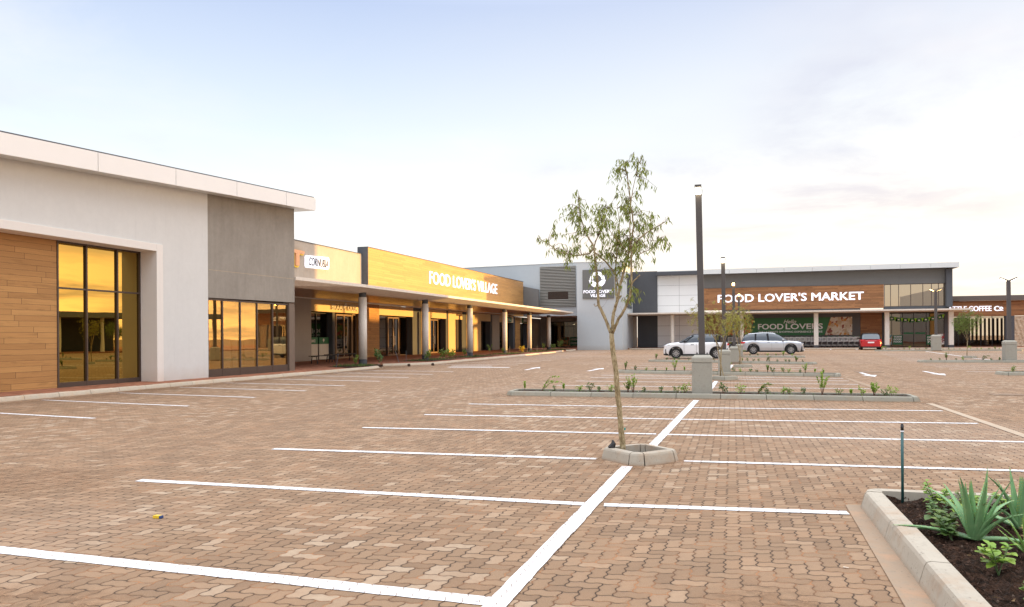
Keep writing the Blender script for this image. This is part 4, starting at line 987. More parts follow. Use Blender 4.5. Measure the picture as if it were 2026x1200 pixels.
window_x(B, -.60, [22.51, 23.53, 24.72, 25.66], .12, 4.36, [3.0], foot=.14)
w5 = window_x(B, -.05, [28.29, 29.11, 30.16, 31.23, 32.29, 33.40], .1, 2.96, [], m_g=None, fw=.06, foot=.3)
for a, b_, tw_ in zip([28.29, 29.11, 30.16, 31.23, 32.29], [29.11, 30.16, 31.23, 32.29, 33.40], (.052, .050, .046, .020, .008)):
    q = MB(); d9 = tw_ * (b_ - a) / 2 * 1.0; q.hexa([(-.095 - d9, a, .14), (-.085 - d9, a, .14), (-.085 + d9, b_, .14), (-.095 + d9, b_, .14)], [(-.095 - d9, a, 2.9), (-.085 - d9, a, 2.9), (-.085 + d9, b_, 2.9), (-.095 + d9, b_, 2.9)]); q.build('pane', M_gl5, w5)
p_ = MB(); p_.box(-.30, .002, 33.43, YE - .002, .1, 2.98); p_.build('corner_post', simple('taupe_post', (.16, .115, .085), .6), B)
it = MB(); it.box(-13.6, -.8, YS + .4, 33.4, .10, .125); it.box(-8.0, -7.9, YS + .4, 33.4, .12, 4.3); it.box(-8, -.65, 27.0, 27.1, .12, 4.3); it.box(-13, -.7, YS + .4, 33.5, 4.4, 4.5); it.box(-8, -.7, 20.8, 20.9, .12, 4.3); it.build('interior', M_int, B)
b = MB(); b.box(-4.6, -4.5, 27.2, 33.3, .13, 1.9); b.build('partition', M_cream, B)
ct = thing('shop_counter', 'cream counter with a red lettered stripe seen through the five-pane window', 'counter', (-2.0, 0, 0))
c = MB(); c.box(-.25, .25, 28.4, 30.6, .15, 1.2); c.build('cabinet', M_cream, ct); c = MB(); c.box(-.26, .262, 28.4, 30.6, 1.2, 1.6); c.build('stripe', M_rede, ct)
text_obj('lettering', 'EXIT', 'x', (.27, 29.0, 1.32), .3, M_cream, ct, bold=.01, ext=.004)
ct = thing('shop_counter', 'plain cream panel counters at the right end of the five-pane window', 'counter', (-2.0, 0, 0))
c = MB()
for a in (31.2, 32.0, 32.8): c.box(-.25, .25, a, a + .68, .15, 1.55)
c.build('cabinet', M_cream, ct)

# ------------------------------------------------------------------ arcade building
A = thing('arcade_building', 'long single-storey shop arcade with concrete canopy, columns and timber sign wall', 'shop building', (0, 0, 0))
RX = -6.62
w_ = MB(); w_.wallx(RX - .3, RX, YE, 53.0, 3.9, 3.9, 7.22, 7.30); w_.build('upper_wall', M_pl_dark if False else plaster('warm_grey_plaster', (.38, .325, .27), .10, .7), A)
w_ = MB(); w_.wallx(RX - .34, RX + .03, YE, 52.9, 7.22, 7.30, 7.27, 7.35); w_.build('coping', M_pl_char, A)
w_ = MB(); w_.wallx(RX - .3, RX + .44, 52.9, 93.6, 3.95, 3.95, 7.78, 8.14); o = w_.build('sign_wall', M_wood_up, A)
w_ = MB(); w_.wallx(RX - .34, RX + .46, 52.84, 52.899, 3.95, 3.95, 7.80, 7.80); w_.wallx(RX - .34, RX + .46, 52.85, 93.65, 7.785, 8.145, 7.83, 8.19); w_.build('sign_wall_cap', M_pl_char, A)
w_ = MB(); w_.wally(RX - .2, -4.3, 93.7, 94.1, 3.95, 3.95, 7.75, 7.2); w_.build('grey_wall', M_pl_grey, A)
w_ = MB(); w_.box(-30, RX - .35, YE + .05, 94, 6.6, 6.8); w_.box(-30, -29.7, YE, 110, 0, 6.6); w_.build('roof', M_pl_char, A)
# canopy
cp = MB(); cp.prism([(RX + .02, 3.94), (-.5, 3.90), (-.52, 3.74), (-.05, 3.74), (.98, 3.93), (.98, 4.07), (RX + .02, 4.14)], 38.0, 88.66, 'y'); A0 = [(RX + .02, 3.94), (-.5, 3.90), (-.52, 3.74), (-.3, 3.76), (.06, 4.01), (.06, 4.15), (RX + .02, 4.17)]; A1 = [(RX + .02, 3.94), (-.5, 3.90), (-.52, 3.74), (-.05, 3.74), (.98, 3.93), (.98, 4.07), (RX + .02, 4.14)]; cp.add([(x, YE + .02, z) for x, z in A0] + [(x, 37.996, z) for x, z in A1], [tuple(range(7)), tuple(range(13, 6, -1))] + [(q, 7 + q, 7 + (q + 1) % 7, (q + 1) % 7) for q in range(7)]); cp.v = [(a, b_, c_ + (b_ - YE) * .0035) for a, b_, c_ in cp.v]; cp.build('canopy', M_slab, A)
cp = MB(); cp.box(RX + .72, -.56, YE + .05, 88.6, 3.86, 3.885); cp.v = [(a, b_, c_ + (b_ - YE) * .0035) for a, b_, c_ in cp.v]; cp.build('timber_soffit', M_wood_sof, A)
cp = MB(); cp.box(RX + .55, RX + .70, YE + .05, 88.6, 3.80, 3.92); cp.v = [(a, b_, c_ + (b_ - YE) * .0035) for a, b_, c_ in cp.v]; cp.build('soffit_trim', M_pl_frame, A)
for i, (x, y) in enumerate([(.02, 40.05), (0, 48.25), (.1, 56.2), (-.05, 65.3), (-.45, 74.8), (-.75, 84.0)]):
    c = MB(); c.cyl(x, y, .42, 3.56, .21, 24); cc = c.build('column', M_colc, A, smooth='auto')
    for p in cc.data.polygons: p.use_smooth = len(p.vertices) == 4
    c = MB(); c.cyl(x, y, .08, .43, .205, 24); c.build('dark_collar', M_pl_char, cc); c = MB(); c.cyl(x, y, 3.555, 3.80, .19, 24); c.build('dark_collar', M_pl_char, cc)
# lower shopfronts on the recessed line
low = MB(); low.box(RX - .3, RX, YE, 46.2, .1, 3.9); low.build('stone_wall', M_pl_shop, A)
GX = RX - .55
SH = [  # (y0, y1, kind)
    (53.05, 55.45, 'wood'), (63.3, 65.3, 'pier'), (69.5, 71.3, 'pier'), (74.4, 78.8, 'pier'), (82.6, 85.2, 'grey'), (91.6, 93.6, 'wood2'), (98.0, 104.0, 'grey')]
for y0, y1, kd in SH:
    b = MB(); b.box(RX - .75, RX + (.02 if 'wood' in kd else 0), y0, y1, .1, 3.9)
    b.build('pier', {'wood': M_wood_yz, 'wood2': M_wood_yz, 'pier': M_pl_band, 'grey': M_pl_shop}[kd], A)
b = MB()
for y0, y1 in ((46.2, 53.05), (55.45, 61.6), (65.3, 69.0), (71.3, 73.2), (78.8, 82.0), (85.2, 90.8), (93.6, 97.2)): b = MB(); b.box(RX - .3, RX - .002, y0, y1, 3.17, 3.9); b.build('sign_band', M_pl_band, A)
for y0, y1 in ((61.6, 63.3), (69.0, 69.5), (73.2, 74.4), (82.0, 82.6), (90.8, 91.6), (97.2, 98.0)): b = MB(); b.box(RX - .7, RX - .06, y0, y1, .1, 3.9); b.build('shade_dark_reveal', M_pl_char, A)  # reveal sides turned from the sun: their shade is put in as charcoal colour
b = MB(); b.box(RX - .72, RX - .14, 49.02, 49.3, .1, 3.17); b.build('dark_post', M_pl_char, A)


def door(parent, x, y0, y1, z1=3.1, m_f=M_alu, hl=True):
    ym = (y0 + y1) / 2; f = MB(); fw = .12
    for y in (y0, ym, y1): f.box(x - .06, x + .05, y - fw / 2, y + fw / 2, .13, z1)
    for a, b_ in ((y0 + fw / 2, ym - fw / 2), (ym + fw / 2, y1 - fw / 2)): f.box(x - .05, x + .04, a, b_, .13, .25); f.box(x - .05, x + .04, a, b_, z1 - .12, z1)
    dr = f.build('door', m_f, parent); g_ = MB(); g_.box(x - .012, x - .002, y0, y1, .15, z1 - .05); g_.build('pane', M_gldark, dr)
    for s_ in (-1, 1):
        h = MB(); h.box(x + .08, x + .11, ym + s_ * .14 - .025, ym + s_ * .14 + .025, .95, 1.65); h.box(x + .04, x + .08, ym + s_ * .14 - .012, ym + s_ * .14 + .012, 1.0, 1.05); h.box(x + .04, x + .08, ym + s_ * .14 - .012, ym + s_ * .14 + .012, 1.55, 1.6); h.build('handle', M_steel, dr)


window_x(A, GX, [46.3, 47.7, 49.0], .12, 3.12, [], m_f=M_black, m_g=M_gldark, name='shop_window'); window_x(A, GX, [49.35, 50.0], .12, 3.15, [], m_f=M_alu, m_g=M_gldark, fw=.09, name='shop_window')
door(A, GX, 50.15, 52.3); window_x(A, GX, [52.45, 53.0], .12, 3.15, [], m_f=M_alu, m_g=M_gldark, fw=.09, name='shop_window')
window_x(A, GX, [55.5, 56.6, 57.9], .12, 3.15, [], m_g=M_gldark, name='shop_window'); door(A, GX, 58.05, 59.9); window_x(A, GX, [60.1, 61.6, 62.6, 63.3], .12, 3.15, [], m_g=M_gldark, name='shop_window')
window_x(A, GX, [65.3, 66.0], .12, 3.15, [], m_g=M_gldark, name='shop_window'); door(A, GX, 66.2, 68.2); window_x(A, GX, [68.3, 69.4], .12, 3.15, [], m_g=M_gldark, name='shop_window')
sh = MB()
for i in range(31): sh.box(RX - .4 - (i % 2) * .012, RX - .36, 71.3, 74.4, .12 + i * .1, .215 + i * .1)
sh.build('roller_shutter', simple('dark_brown_shutter', (.05, .034, .028), .5), A)
window_x(A, GX, [78.8, 79.8, 80.8, 82.2], .12, 3.15, [], m_g=M_gldark, name='shop_window'); window_x(A, GX, [85.2, 86.6, 88.0, 89.4, 90.9], .12, 3.15, [], m_f=M_black, m_g=M_gldark, name='shop_window')
window_x(A, GX, [93.6, 95.0, 96.3, 97.3], .12, 3.15, [], m_f=M_black, m_g=M_gldark, name='shop_window')
for i, (y, w9, c9, lab) in enumerate([(66.9, 1.2, 'cream', 'pale shelf unit inside the third arcade shop'), (80.3, 1.4, 'cream', 'pale leaning panels inside the shop beyond the shutter'), (87.6, 1.1, 'red', 'reddish display stand inside the green-signed shop'), (95.0, 1.2, 'green', 'green poster stand behind the far arcade glass')]):
    b = MB(); b.box(-.3, .3, -w9 / 2, w9 / 2, 0, 1.2); b.box(-.28, .28, -w9 / 2 + .05, w9 / 2 - .05, 1.2, 1.24); b.box(-.32, -.28, -w9 / 2, w9 / 2, 0, 2.0); tag(b.build('display_unit', {'cream': M_cream, 'red': M_rede, 'green': M_green}[c9], loc=(-8.4, y, .13)), lab, 'display unit')
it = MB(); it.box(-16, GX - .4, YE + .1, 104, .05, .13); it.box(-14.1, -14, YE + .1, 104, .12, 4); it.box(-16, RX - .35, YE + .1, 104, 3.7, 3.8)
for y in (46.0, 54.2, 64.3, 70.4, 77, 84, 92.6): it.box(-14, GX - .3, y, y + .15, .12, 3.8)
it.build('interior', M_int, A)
# end wall of the arcade with the lettered shop window
w_ = MB(); w_.box(RX, -3.4 + .0, 104, 104.3, 0, 4.0); w_.box(-3.4, 3, 104, 104.3, 3.5, 4.3); w_.box(2.6, 3, 98, 104, 0, 4.3); w_.build('end_wall', M_pl_shop, A)
w_ = MB(); w_.box(RX - .2, 1.45, 94.6, 104.2, 4.0, 4.12); w_.build('end_ceiling', M_slab, A)
window_y(A, 103.9, [-5.6, -3.5, -1.6, .5, 2.5], .12, 3.5, [2.9], m_f=M_black, m_g=M_gldark, name='shop_window')
ps = thing('window_poster', 'green poster lettered FRESH FAMILY inside the window at the arcade end', 'poster', (-2.6, 103.85, .3)); b = MB(); b.box(0, 1.3, 0, .02, 0, 1.15); b.build('sheet', M_green, ps)
text_obj('lettering', 'FRESH', 'y', (.12, -.005, .72), .34, M_cream, ps, bold=.008, ext=.003, width=1.05); text_obj('lettering', 'FAMILY', 'y', (.12, -.005, .22), .34, M_cream, ps, bold=.008, ext=.003, width=1.05)
fd = MB(); fd.box(0, 1.2, 0, .02, 0, 1.15); tag(fd.build('window_poster', mat('harvest_print', f_fruit(3, [(.35, .05, .02), (.05, .12, .02), (.5, .3, .12), (.12, .05, .02), (.45, .15, .03)])), loc=(-3.9, 103.86, .3)), 'food photograph poster left of the green FRESH FAMILY poster', 'poster')

# signs on the arcade
sg_ = thing('shop_sign', 'white raised letters reading FOOD LOVERS VILLAGE on the sunlit timber wall', 'sign', (RX + .5, 63.9, 6.05))
text_obj('lettering', "FOOD LOVER'S VILLAGE", 'x', (0.0, 0, -.05), 1.5, M_letter_glow, sg_, bold=.003, ext=.03, width=18.9, slope=.006)
sg_ = thing('shop_sign', 'orange letter T with yellow edge at the left end of the arcade wall', 'sign', (RX + .02, 42.75, 5.8))
text_obj('back_layer', 'ET', 'x', (.03, 0, -.05), 1.30, M_yellow, sg_, bold=.09, ext=.03, width=2.45); text_obj('lettering', 'ET', 'x', (.12, .04, 0), 1.25, M_orange, sg_, bold=.05, ext=.05, width=2.35)
sg_ = thing('shop_sign', 'white rounded sign board with thin black letters reading CORNUBIA', 'sign', (RX + .02, 45.45, 5.75))
b = MB(); b.prism([(0, .1), (.08, 0), (2.5, .08), (2.62, .18), (2.64, .75), (2.56, .86), (2.3, .84), (.3, .74), (.06, .72), (0, .6)], 0, .16, 'x'); b.build('board', M_letter_glow, sg_)
text_obj('lettering', 'CORNUBIA', 'x', (.175, .22, .15), .72, M_black, sg_, bold=.006, ext=.006, shear=.25, width=2.25, slope=.01)
sg_ = thing('shop_sign', 'dark raised letters reading BRAAI KIOSK on the golden band above the first shop', 'sign', (RX + .0, 48.55, 3.33))
text_obj('lettering', 'BRAAI', 'x', (.05, 0, 0), .52, M_cream, sg_, bold=.0, ext=.04, width=1.45); text_obj('lettering', 'KIOSK', 'x', (.05, 2.1, 0), .52, M_cream, sg_, bold=.0, ext=.04, width=1.35)
b = MB(); b.prism([(1.55, .25), (1.7, .0), (1.85, .2), (2.05, .3), (1.9, .5), (1.7, .42)], .02, .08, 'x'); b.build('emblem', M_cream, sg_)
sg_ = thing('shop_sign', 'small brown letters reading SELECTIONS above the dark roller shutter', 'sign', (RX, 71.5, 3.5)); text_obj('lettering', 'SELECTIONS', 'x', (.02, 0, 0), .32, M_alu, sg_, bold=.004, ext=.02, width=1.6)
for y, lab, tx in ((86.6, 'green framed white sign reading VITAL above the farther arcade shops', 'VITAL'), (94.6, 'green framed blank white sign at the far end of the arcade', '')):
    sg_ = thing('shop_sign', lab, 'sign', (RX, y, 3.25)); b = MB(); b.box(0, .06, 0, 3.2 if tx else 2.2, 0, .55); b.build('board', M_green, sg_)
    if tx: text_obj('lettering', tx, 'x', (.07, .5, .12), .42, M_cream, sg_, bold=.012, ext=.02, width=2.3)
    else: b = MB(); b.box(.06, .075, .4, 2.0, .12, .48); b.build('panel', M_cream, sg_)
# kiosk counters with the green stripe, just inside the glass line
for y0, y1, lab, tx in ((46.35, 47.62, 'cream kiosk panel with green stripe lettered ENTRANCE, left one', 'ENTRANCE'), (47.78, 48.95, 'cream kiosk panel with green stripe and small white tree mark, right one', '')):
    ct = thing('kiosk_panel', lab, 'kiosk panel', (GX + .12, y0, .15)); b = MB(); b.box(0, .04, 0, y1 - y0, 0, .98); b.build('panel', M_cream, ct); b = MB(); b.box(0, .044, 0, y1 - y0, .985, 1.4); b.build('stripe', M_green, ct)
    if tx: text_obj('lettering', tx, 'x', (.05, .1, 1.1), .24, M_cream, ct, bold=.006, ext=.004, width=.85)
    else: b = MB(); b.prism([(.5, 1.1), (.56, 1.1), (.56, 1.16), (.64, 1.2), (.6, 1.3), (.53, 1.33), (.46, 1.3), (.42, 1.2), (.5, 1.16)], .045, .05, 'x'); b.build('emblem', M_cream, ct)
# inside the second shop: boxes and tables
random.seed(3)
for i, (y, x, s_, h) in enumerate([(56.3, -8.2, .7, 1.5), (58.9, -8.6, .6, 1.9), (61.0, -8.0, .5, 1.2), (62.2, -8.1, .55, .9)]):
    b = MB(); b.box(-s_ / 2, s_ / 2, -s_ / 2, s_ / 2, 0, h); b.box(-s_ / 2 - .01, s_ / 2 + .01, -.03, .03, 0, h + .004)
    tag(b.build('cardboard_box', simple('cardboard', (.42, .25, .11), .8), loc=(x, y, .13)), ['tall cardboard carton behind the left pane of the second shop', 'cardboard box behind the door of the second shop', 'small cardboard carton in the middle right window of the second shop', 'lowest cardboard carton at the right end of the second shop window'][i], 'box', 'cartons inside the second shop')
# benches
def bench(x, y, L, label):
    t = thing('low_bench', label, 'bench', (x, y, .12), 0, 'black benches outside the kiosk'); b = MB()
    for i in range(3): b.box(-.2 + i * .14, -.08 + i * .14, 0, L, .40, .44)
    b.build('seat', M_black, t)
    for q in (.25, L - .25):
        b = MB(); b.tube([(-.18, q, 0), (-.12, q, .4)], .025, 6); b.tube([(.2, q, 0), (.14, q, .4)], .025, 6); b.box(-.18, .2, q - .02, q + .02, .37, .40); b.build('leg', M_black, t)
bench(-3.6, 41.2, 2.4, 'black slatted bench nearest the tall grey block'); bench(-4.4, 44.2, 3.2, 'black slatted bench in front of the cream kiosk panels')

for i, (x, y, z, lab) in enumerate([(-2.2, 104.6, 3.1, 'bright round downlight inside the shop at the arcade end'), (-4.9, 105.5, 2.8, 'small lit downlight at the left inside the arcade-end shop')]):
    b = MB(); b.cyl(0, 0, 0, .07, .12, 12); tag(b.build('downlight', M_lens, loc=(x, y, z)), lab, 'ceiling light')
# planting round the columns
random.seed(31)
for i, (x, y) in enumerate([(.55, 39.8), (.5, 48.8), (.4, 56.6), (.3, 65.5), (.1, 75.0), (-.1, 84.2)]):
    if i == 0: pts = [(-.6, 37.6), (1.1, 36.6), (1.15, 40.0), (.5, 41.0), (-.5, 40.9)]
    else: pts = [(-.75, y - 3.2), (1.3, y - 3.2), (1.45, y + 2.6), (-.8, y + 2.4)]
    b = MB(); b.prism(pts, .05, .135); o = tag(b.build('flower_bed', M_soil), f'narrow soil bed round the {ORD[i]} arcade column from the left', 'flower bed', 'soil beds round the arcade columns')
    gr = MB()
    for q in range(420):
        gx, gy = random.uniform(-.5, 1.0), random.uniform(pts[0][1] + .3, pts[2][1] - .3); h = random.uniform(.05, .16); a = random.uniform(0, 6.28)
        if i == 0 and gy > 40: continue
        gr.add([(gx, gy, .13), (gx + .03 * math.cos(a), gy + .03 * math.sin(a), .13), (gx + rv(.06).x, gy + rv(.05).y, .13 + h)], [(0, 1, 2)])
    gr.build('grass', M_grass)['kind'] = 'stuff'
PL = [(.72, 38.0, 's', .55, 'leafy shrub left of the nearest arcade column', M_leaf_sh), (.62, 40.9, 'b', .75, 'large dark leafy shrub right of the nearest arcade column', M_leaf_dk), (.6, 46.9, 'b', .6, 'green shrub left of the second arcade column', M_leaf_sh), (.6, 49.6, 'b', .6, 'small green shrub right of the second arcade column', M_leaf_sh),
      (.5, 51.4, 'b', .65, 'bushy shrub farthest right of the second arcade column', M_leaf_br), (.3, 54.6, 't', .6, 'spindly shrub left of the third arcade column', M_leaf_sh), (.4, 60.0, 's', .9, 'tall thin shrub between the third and fourth columns', M_leaf_sh), (.2, 64.0, 's', .5, 'small shrub just left of the fourth column', M_leaf_sh),
      (.4, 68.8, 'b', .6, 'yellow flowering shrub right of the fourth column', M_leaf_yw), (.2, 77.5, 't', .7, 'thin shrub right of the fifth column', M_leaf_sh), (.0, 82.8, 'b', .6, 'small shrub left of the last column', M_leaf_sh), (-.6, 88.3, 'b', 1.0, 'large rounded shrub beside the corner tower', M_leaf_sh)]
for x, y, k_, s_, lab, ml in PL:
    if k_ == 'b': plant(x, y, .12, 'bushy', lab, 'shrubs along the arcade', ml, h=s_, w=s_ * .95, n_=150, L=.13, lw=.07)
    else: plant(x, y, .12, 'spiky', lab, 'shrubs along the arcade', ml, h=s_, nst=4, n_=70, L=.12, lw=.05, spread=.35)
for i, (x, y, lean, lab) in enumerate([(.2, 37.0, .12, 'thin grey stake left of the nearest column'), (.4, 43.6, -.22, 'leaning thin stake just before the second column'), (.0, 45.4, 0, 'upright thin stake before the second column'), (.7, 54.2, -.18, 'leaning thin stake before the third column'), (.4, 54.9, 0, 'upright thin stake before the third column'), (.9, 62.2, 0, 'thin stake between the third and fourth columns'), (.7, 64.2, 0, 'thin stake just before the fourth column'), (.5, 70.5, 0, 'thin stake beyond the fourth column'), (.9, 72.4, 0, 'thin stake before the fifth column')]):
    b = MB(); b.tube([(0, 0, 0), (lean, 0, .62)], .014, 5); b.tube([(lean, 0, .62), (lean, 0, .66)], .02, 5); tag(b.build('thin_stake', simple('grey_plastic_stake', (.10, .13, .15), .5), loc=(x, y, .1)), lab, 'stake', 'thin irrigation stakes along the arcade')
for i, (x, y, lab) in enumerate([(1.75, 41.8, 'dark stone at the end of the left kerb'), (2.6, 43.0, 'dark rubble lump on the paving by the kerb gap')]):
    b = MB(); b.tube([(0, 0, 0), (.02, .01, .06), (.05, 0, .1), (.06, .02, .13)], [.08, .1, .07, .02], 6); tag(b.build('rubble', simple('dark_stone', (.05, .03, .02), .9), loc=(x, y, 0)), lab, 'stone')

# ------------------------------------------------------------------ corner tower and grey wall with louvres
T = thing('corner_tower', 'tall pale blue-grey corner tower carrying the fruit logo sign', 'tower', (0, 0, 0))
w_ = MB(); w_.wally(1.40, 6.45, 88.7, 98.5, 0, 0, 9.80, 9.66); w_.build('wall', M_pl_blue, T)
w_ = MB(); w_.wally(1.38, 6.48, 88.66, 98.55, 9.80, 9.66, 9.86, 9.72); w_.build('coping', M_fasgrey, T)
lv = MB()
for i in range(26): z = 4.75 + i * .155; lv.add([(6.47, 92.6, z), (6.47, 96.3, z), (6.56, 96.3, z + .10), (6.56, 92.6, z + .10), (6.54, 92.6, z - .01), (6.54, 96.3, z - .01)], [(0, 1, 2, 3), (0, 3, 4), (4, 3, 2, 5), (0, 4, 5, 1)])
lv.build('side_louvre', M_pl_char, T)
L_ = thing('rear_plant_wall', 'pale blue-grey upper wall with a brown slatted louvre, left of the tower', 'wall', (0, 0, 0))
w_ = MB(); w_.wally(-22, 1.39, 94.5, 94.8, 4.0, 4.0, 10.02, 10.38); w_.build('wall', M_pl_blue, L_)
w_ = MB(); w_.wally(-22, 1.39, 94.46, 94.85, 10.02, 10.38, 10.08, 10.44); w_.build('coping', M_fasgrey, L_)
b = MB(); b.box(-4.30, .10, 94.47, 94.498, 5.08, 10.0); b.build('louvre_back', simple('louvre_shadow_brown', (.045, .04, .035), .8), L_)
lv = MB()
for i in range(27):
    z = 5.1 + i * .182
    for xa, xb in (((-4.3, .1),) if not (4 < i < 10) else ((-4.3, -3.3), (-.8, .1))): lv.add([(xa, 94.46, z), (xb, 94.46, z), (xb, 94.34, z + .055), (xa, 94.34, z + .055), (xa, 94.40, z + .15), (xb, 94.40, z + .15)], [(0, 1, 2, 3), (3, 2, 5, 4)])
lv.build('louvre', simple('louvre_slat_grey', (.27, .26, .23), .6), L_)
lv = MB()
for i in range(8): lv.box(-3.3, -.8, 94.40, 94.45, 6.02 + i * .115, 6.07 + i * .115)
lv.build('inner_grille', M_bronze, L_)
S_ = thing('logo_sign', 'grey square sign with white fruit logo reading FOOD LOVERS VILLAGE on the tower', 'sign', (0, 88.62, 0))
b = MB(); b.box(2.05, 5.55, -.06, .07, 5.72, 8.92); b.build('board', simple('sign_grey', (.13, .135, .13), .5, var=.05), S_, bevel=.01)
logo_mb(3.72, 7.85, .83, -.12, -.06).build('logo', M_letter_glow, S_)
text_obj('lettering', "FOOD LOVER'S", 'y', (2.18, -.08, 6.32), .47, M_letter_glow, S_, bold=.007, ext=.03, width=3.2); text_obj('lettering', 'VILLAGE', 'y', (2.95, -.08, 5.88), .47, M_letter_glow, S_, bold=.007, ext=.03, width=1.65)

# ------------------------------------------------------------------ market building
K = thing('market_building', 'long market hall with timber sign band, pale panel wall and rising grey roof', 'shop building', (0, 0, 0))
Y = 98.0
w_ = MB(); w_.box(6.46, 9.38, Y - .25, Y + .3, 3.9, 9.32); w_.build('charcoal_wall', M_pl_char, K)
w_ = MB(); w_.box(6.46, 6.9, Y - .1, Y + .3, 0, 3.9); w_.build('pier', M_pl_shop, K)
w_ = MB(); w_.box(7.0, 9.38, Y - .02, Y + .2, .1, 3.9); w_.build('charcoal_door', M_pl_char, K)
w_ = MB(); xs = [9.40, 11.98, 14.33, 14.74]; zs = [.12, .37, 1.52, 2.73, 3.46 + .5, 5.15, 6.36, 7.57, 8.79, 9.25]
for a, b_ in zip(xs[:-1], xs[1:]):
    for c_, d__ in zip(zs[:-1], zs[1:]): w_.box(a + .012, b_ - .012, Y - .03, Y, c_ + .012, d__ - .012)
w_.build('panel_cladding', M_panel, K)
w_ = MB(); w_.box(9.38, 14.75, Y, Y + .2, .1, 9.2); w_.build('panel_backing', M_seam, K)
w_ = MB(); w_.box(14.75, 40.6, Y, Y + .3, 7.12, 8.75); w_.build('upper_wall', M_pl_grey, K)
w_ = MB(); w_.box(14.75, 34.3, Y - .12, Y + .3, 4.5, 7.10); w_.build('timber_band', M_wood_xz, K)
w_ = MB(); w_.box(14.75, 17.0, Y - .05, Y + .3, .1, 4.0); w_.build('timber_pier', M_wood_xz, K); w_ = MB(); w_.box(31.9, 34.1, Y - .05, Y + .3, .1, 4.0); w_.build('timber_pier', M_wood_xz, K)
w_ = MB(); w_.box(17.0, 31.9, Y, Y + .3, .1, 4.5); w_.build('lower_wall', M_pl_char if False else plaster('slate_plaster', (.15, .15, .155), .06, .2), K)
w_ = MB(); w_.box(34.1, 34.4, Y - .1, Y + .3, .1, 4.0); w_.box(40.3, 40.7, Y - .1, Y + .4, .1, 4.5); w_.box(40.4, 41.0, Y - .6, Y + 14, 4.5, 8.6); w_.box(34.3, 40.4, Y - .05, Y + .3, 4.3, 4.62); w_.build('charcoal_fin', M_pl_char, K)
w_ = MB(); w_.box(40.7, 40.9, Y + .4, Y + 20, 0, 4.5); w_.build('side_wall', M_pl_grey, K)
rf = MB(); rf.box(9.4, 41.4, Y - 1.2, Y + 20, 8.75, 9.15); rf.build('roof', M_pl_char, K)
fa = MB()
for i in range(9): a = 14.75 + i * 3.0; fa.box(a + .012, min(a + 3.0, 41.5) - .012, Y - 1.26, Y - 1.2, 8.72, 9.26)
fa.box(9.4, 14.73, Y - .1, Y + .25, 8.8, 9.32); fa.box(41.4, 41.5, Y - 1.2, Y + 20, 8.72, 9.26); fa.build('fascia', M_fasgrey, K)
window_y(K, Y - .02, [34.37, 34.99, 35.81, 37.02, 38.23, 39.08, 39.77, 40.41], 4.62, 7.1, m_g=M_glup, name='upper_window')
cp = MB(); cp.prism([(92.9, 4.18), (98.1, 4.30), (98.1, 3.98), (94.1, 3.92), (92.9, 4.02)], 6.5, 41.75, 'x'); cp.build('canopy', M_slab, K)
for i, x in enumerate((11.45, 19.05, 26.85, 33.9, 40.0)):
    c = MB(); c.box(x - .22, x + .22, 93.9, 94.3, .4, 3.93) if i else c.cyl(x, 94.1, .4, 3.93, .2, 20); cc = c.build('column', M_colc, K, bevel=.01)
    c = MB(); c.box(x - .24, x + .24, 93.88, 94.32, .1, .4); c.build('dark_collar', M_pl_char, cc)
# entrance
fr = window_y(K, Y + .02, [34.45, 35.1, 36.2, 37.3, 38.55, 39.65, 40.3], .12, 3.95, [3.25], m_f=M_black, name='entrance_glazing')
it = MB(); it.box(34, 41, Y + .5, Y + 9, .06, .13); it.box(34, 41, Y + 8.9, Y + 9, .1, 4.2); it.box(34, 41, Y + .5, Y + 9, 4.1, 4.2); it.build('interior', M_intl, K)
b = MB(); b.box(35.2, 36.15, Y + .0 - .04, Y - .02, .4, 1.45); o = thing('window_poster', 'green poster with white words GOOD FOOD left of the market doors', 'poster', (0, 0, 0)); b.build('sheet', M_green, o)
for i, s_ in enumerate(('WORTH', 'GOOD', 'FOOD')): text_obj('lettering', s_, 'y', (35.28, Y - .05, 1.17 - i * .27), .27, M_white, o, bold=.008, ext=.002, width=.78)
b = MB(); b.box(38.55, 39.4, Y - .04, Y - .02, .4, 1.45); o = thing('window_poster', 'green poster with white opening hours text right of the market doors', 'poster', (0, 0, 0)); b.build('sheet', M_green, o)
for i, s_ in enumerate(('OPEN', 'DAILY', '7-8')): text_obj('lettering', s_, 'y', (38.63, Y - .05, 1.12 - i * .27), .26, M_white, o, bold=.008, ext=.002, width=.7)
b = MB(); b.box(34.35, 35.1, Y - .04, Y - .02, .4, 1.5); tag(b.build('window_poster', mat('fruit_bowl_print', f_fruit(9, [(.7, .7, .68), (.6, .25, .06), (.7, .7, .68), (.15, .3, .3), (.7, .68, .6)]))), 'white poster with round fruit picture behind the left entrance column', 'poster')
b = MB(); b.box(39.45, 40.3, Y - .04, Y - .02, .4, 1.55); tag(b.build('window_poster', mat('berry_print', f_fruit(4, [(.7, .7, .7), (.5, .05, .06), (.7, .7, .68), (.2, .05, .06)]))), 'white poster with red berries at the right end of the entrance', 'poster')
b = MB()
for a in (36.3, 37.45): b.box(a, a + 1.0, Y - .03, Y - .02, 1.55, 1.75)
tag(b.build('door_stripe_sign', M_green), 'green stripe across the market entrance doors', 'sign')
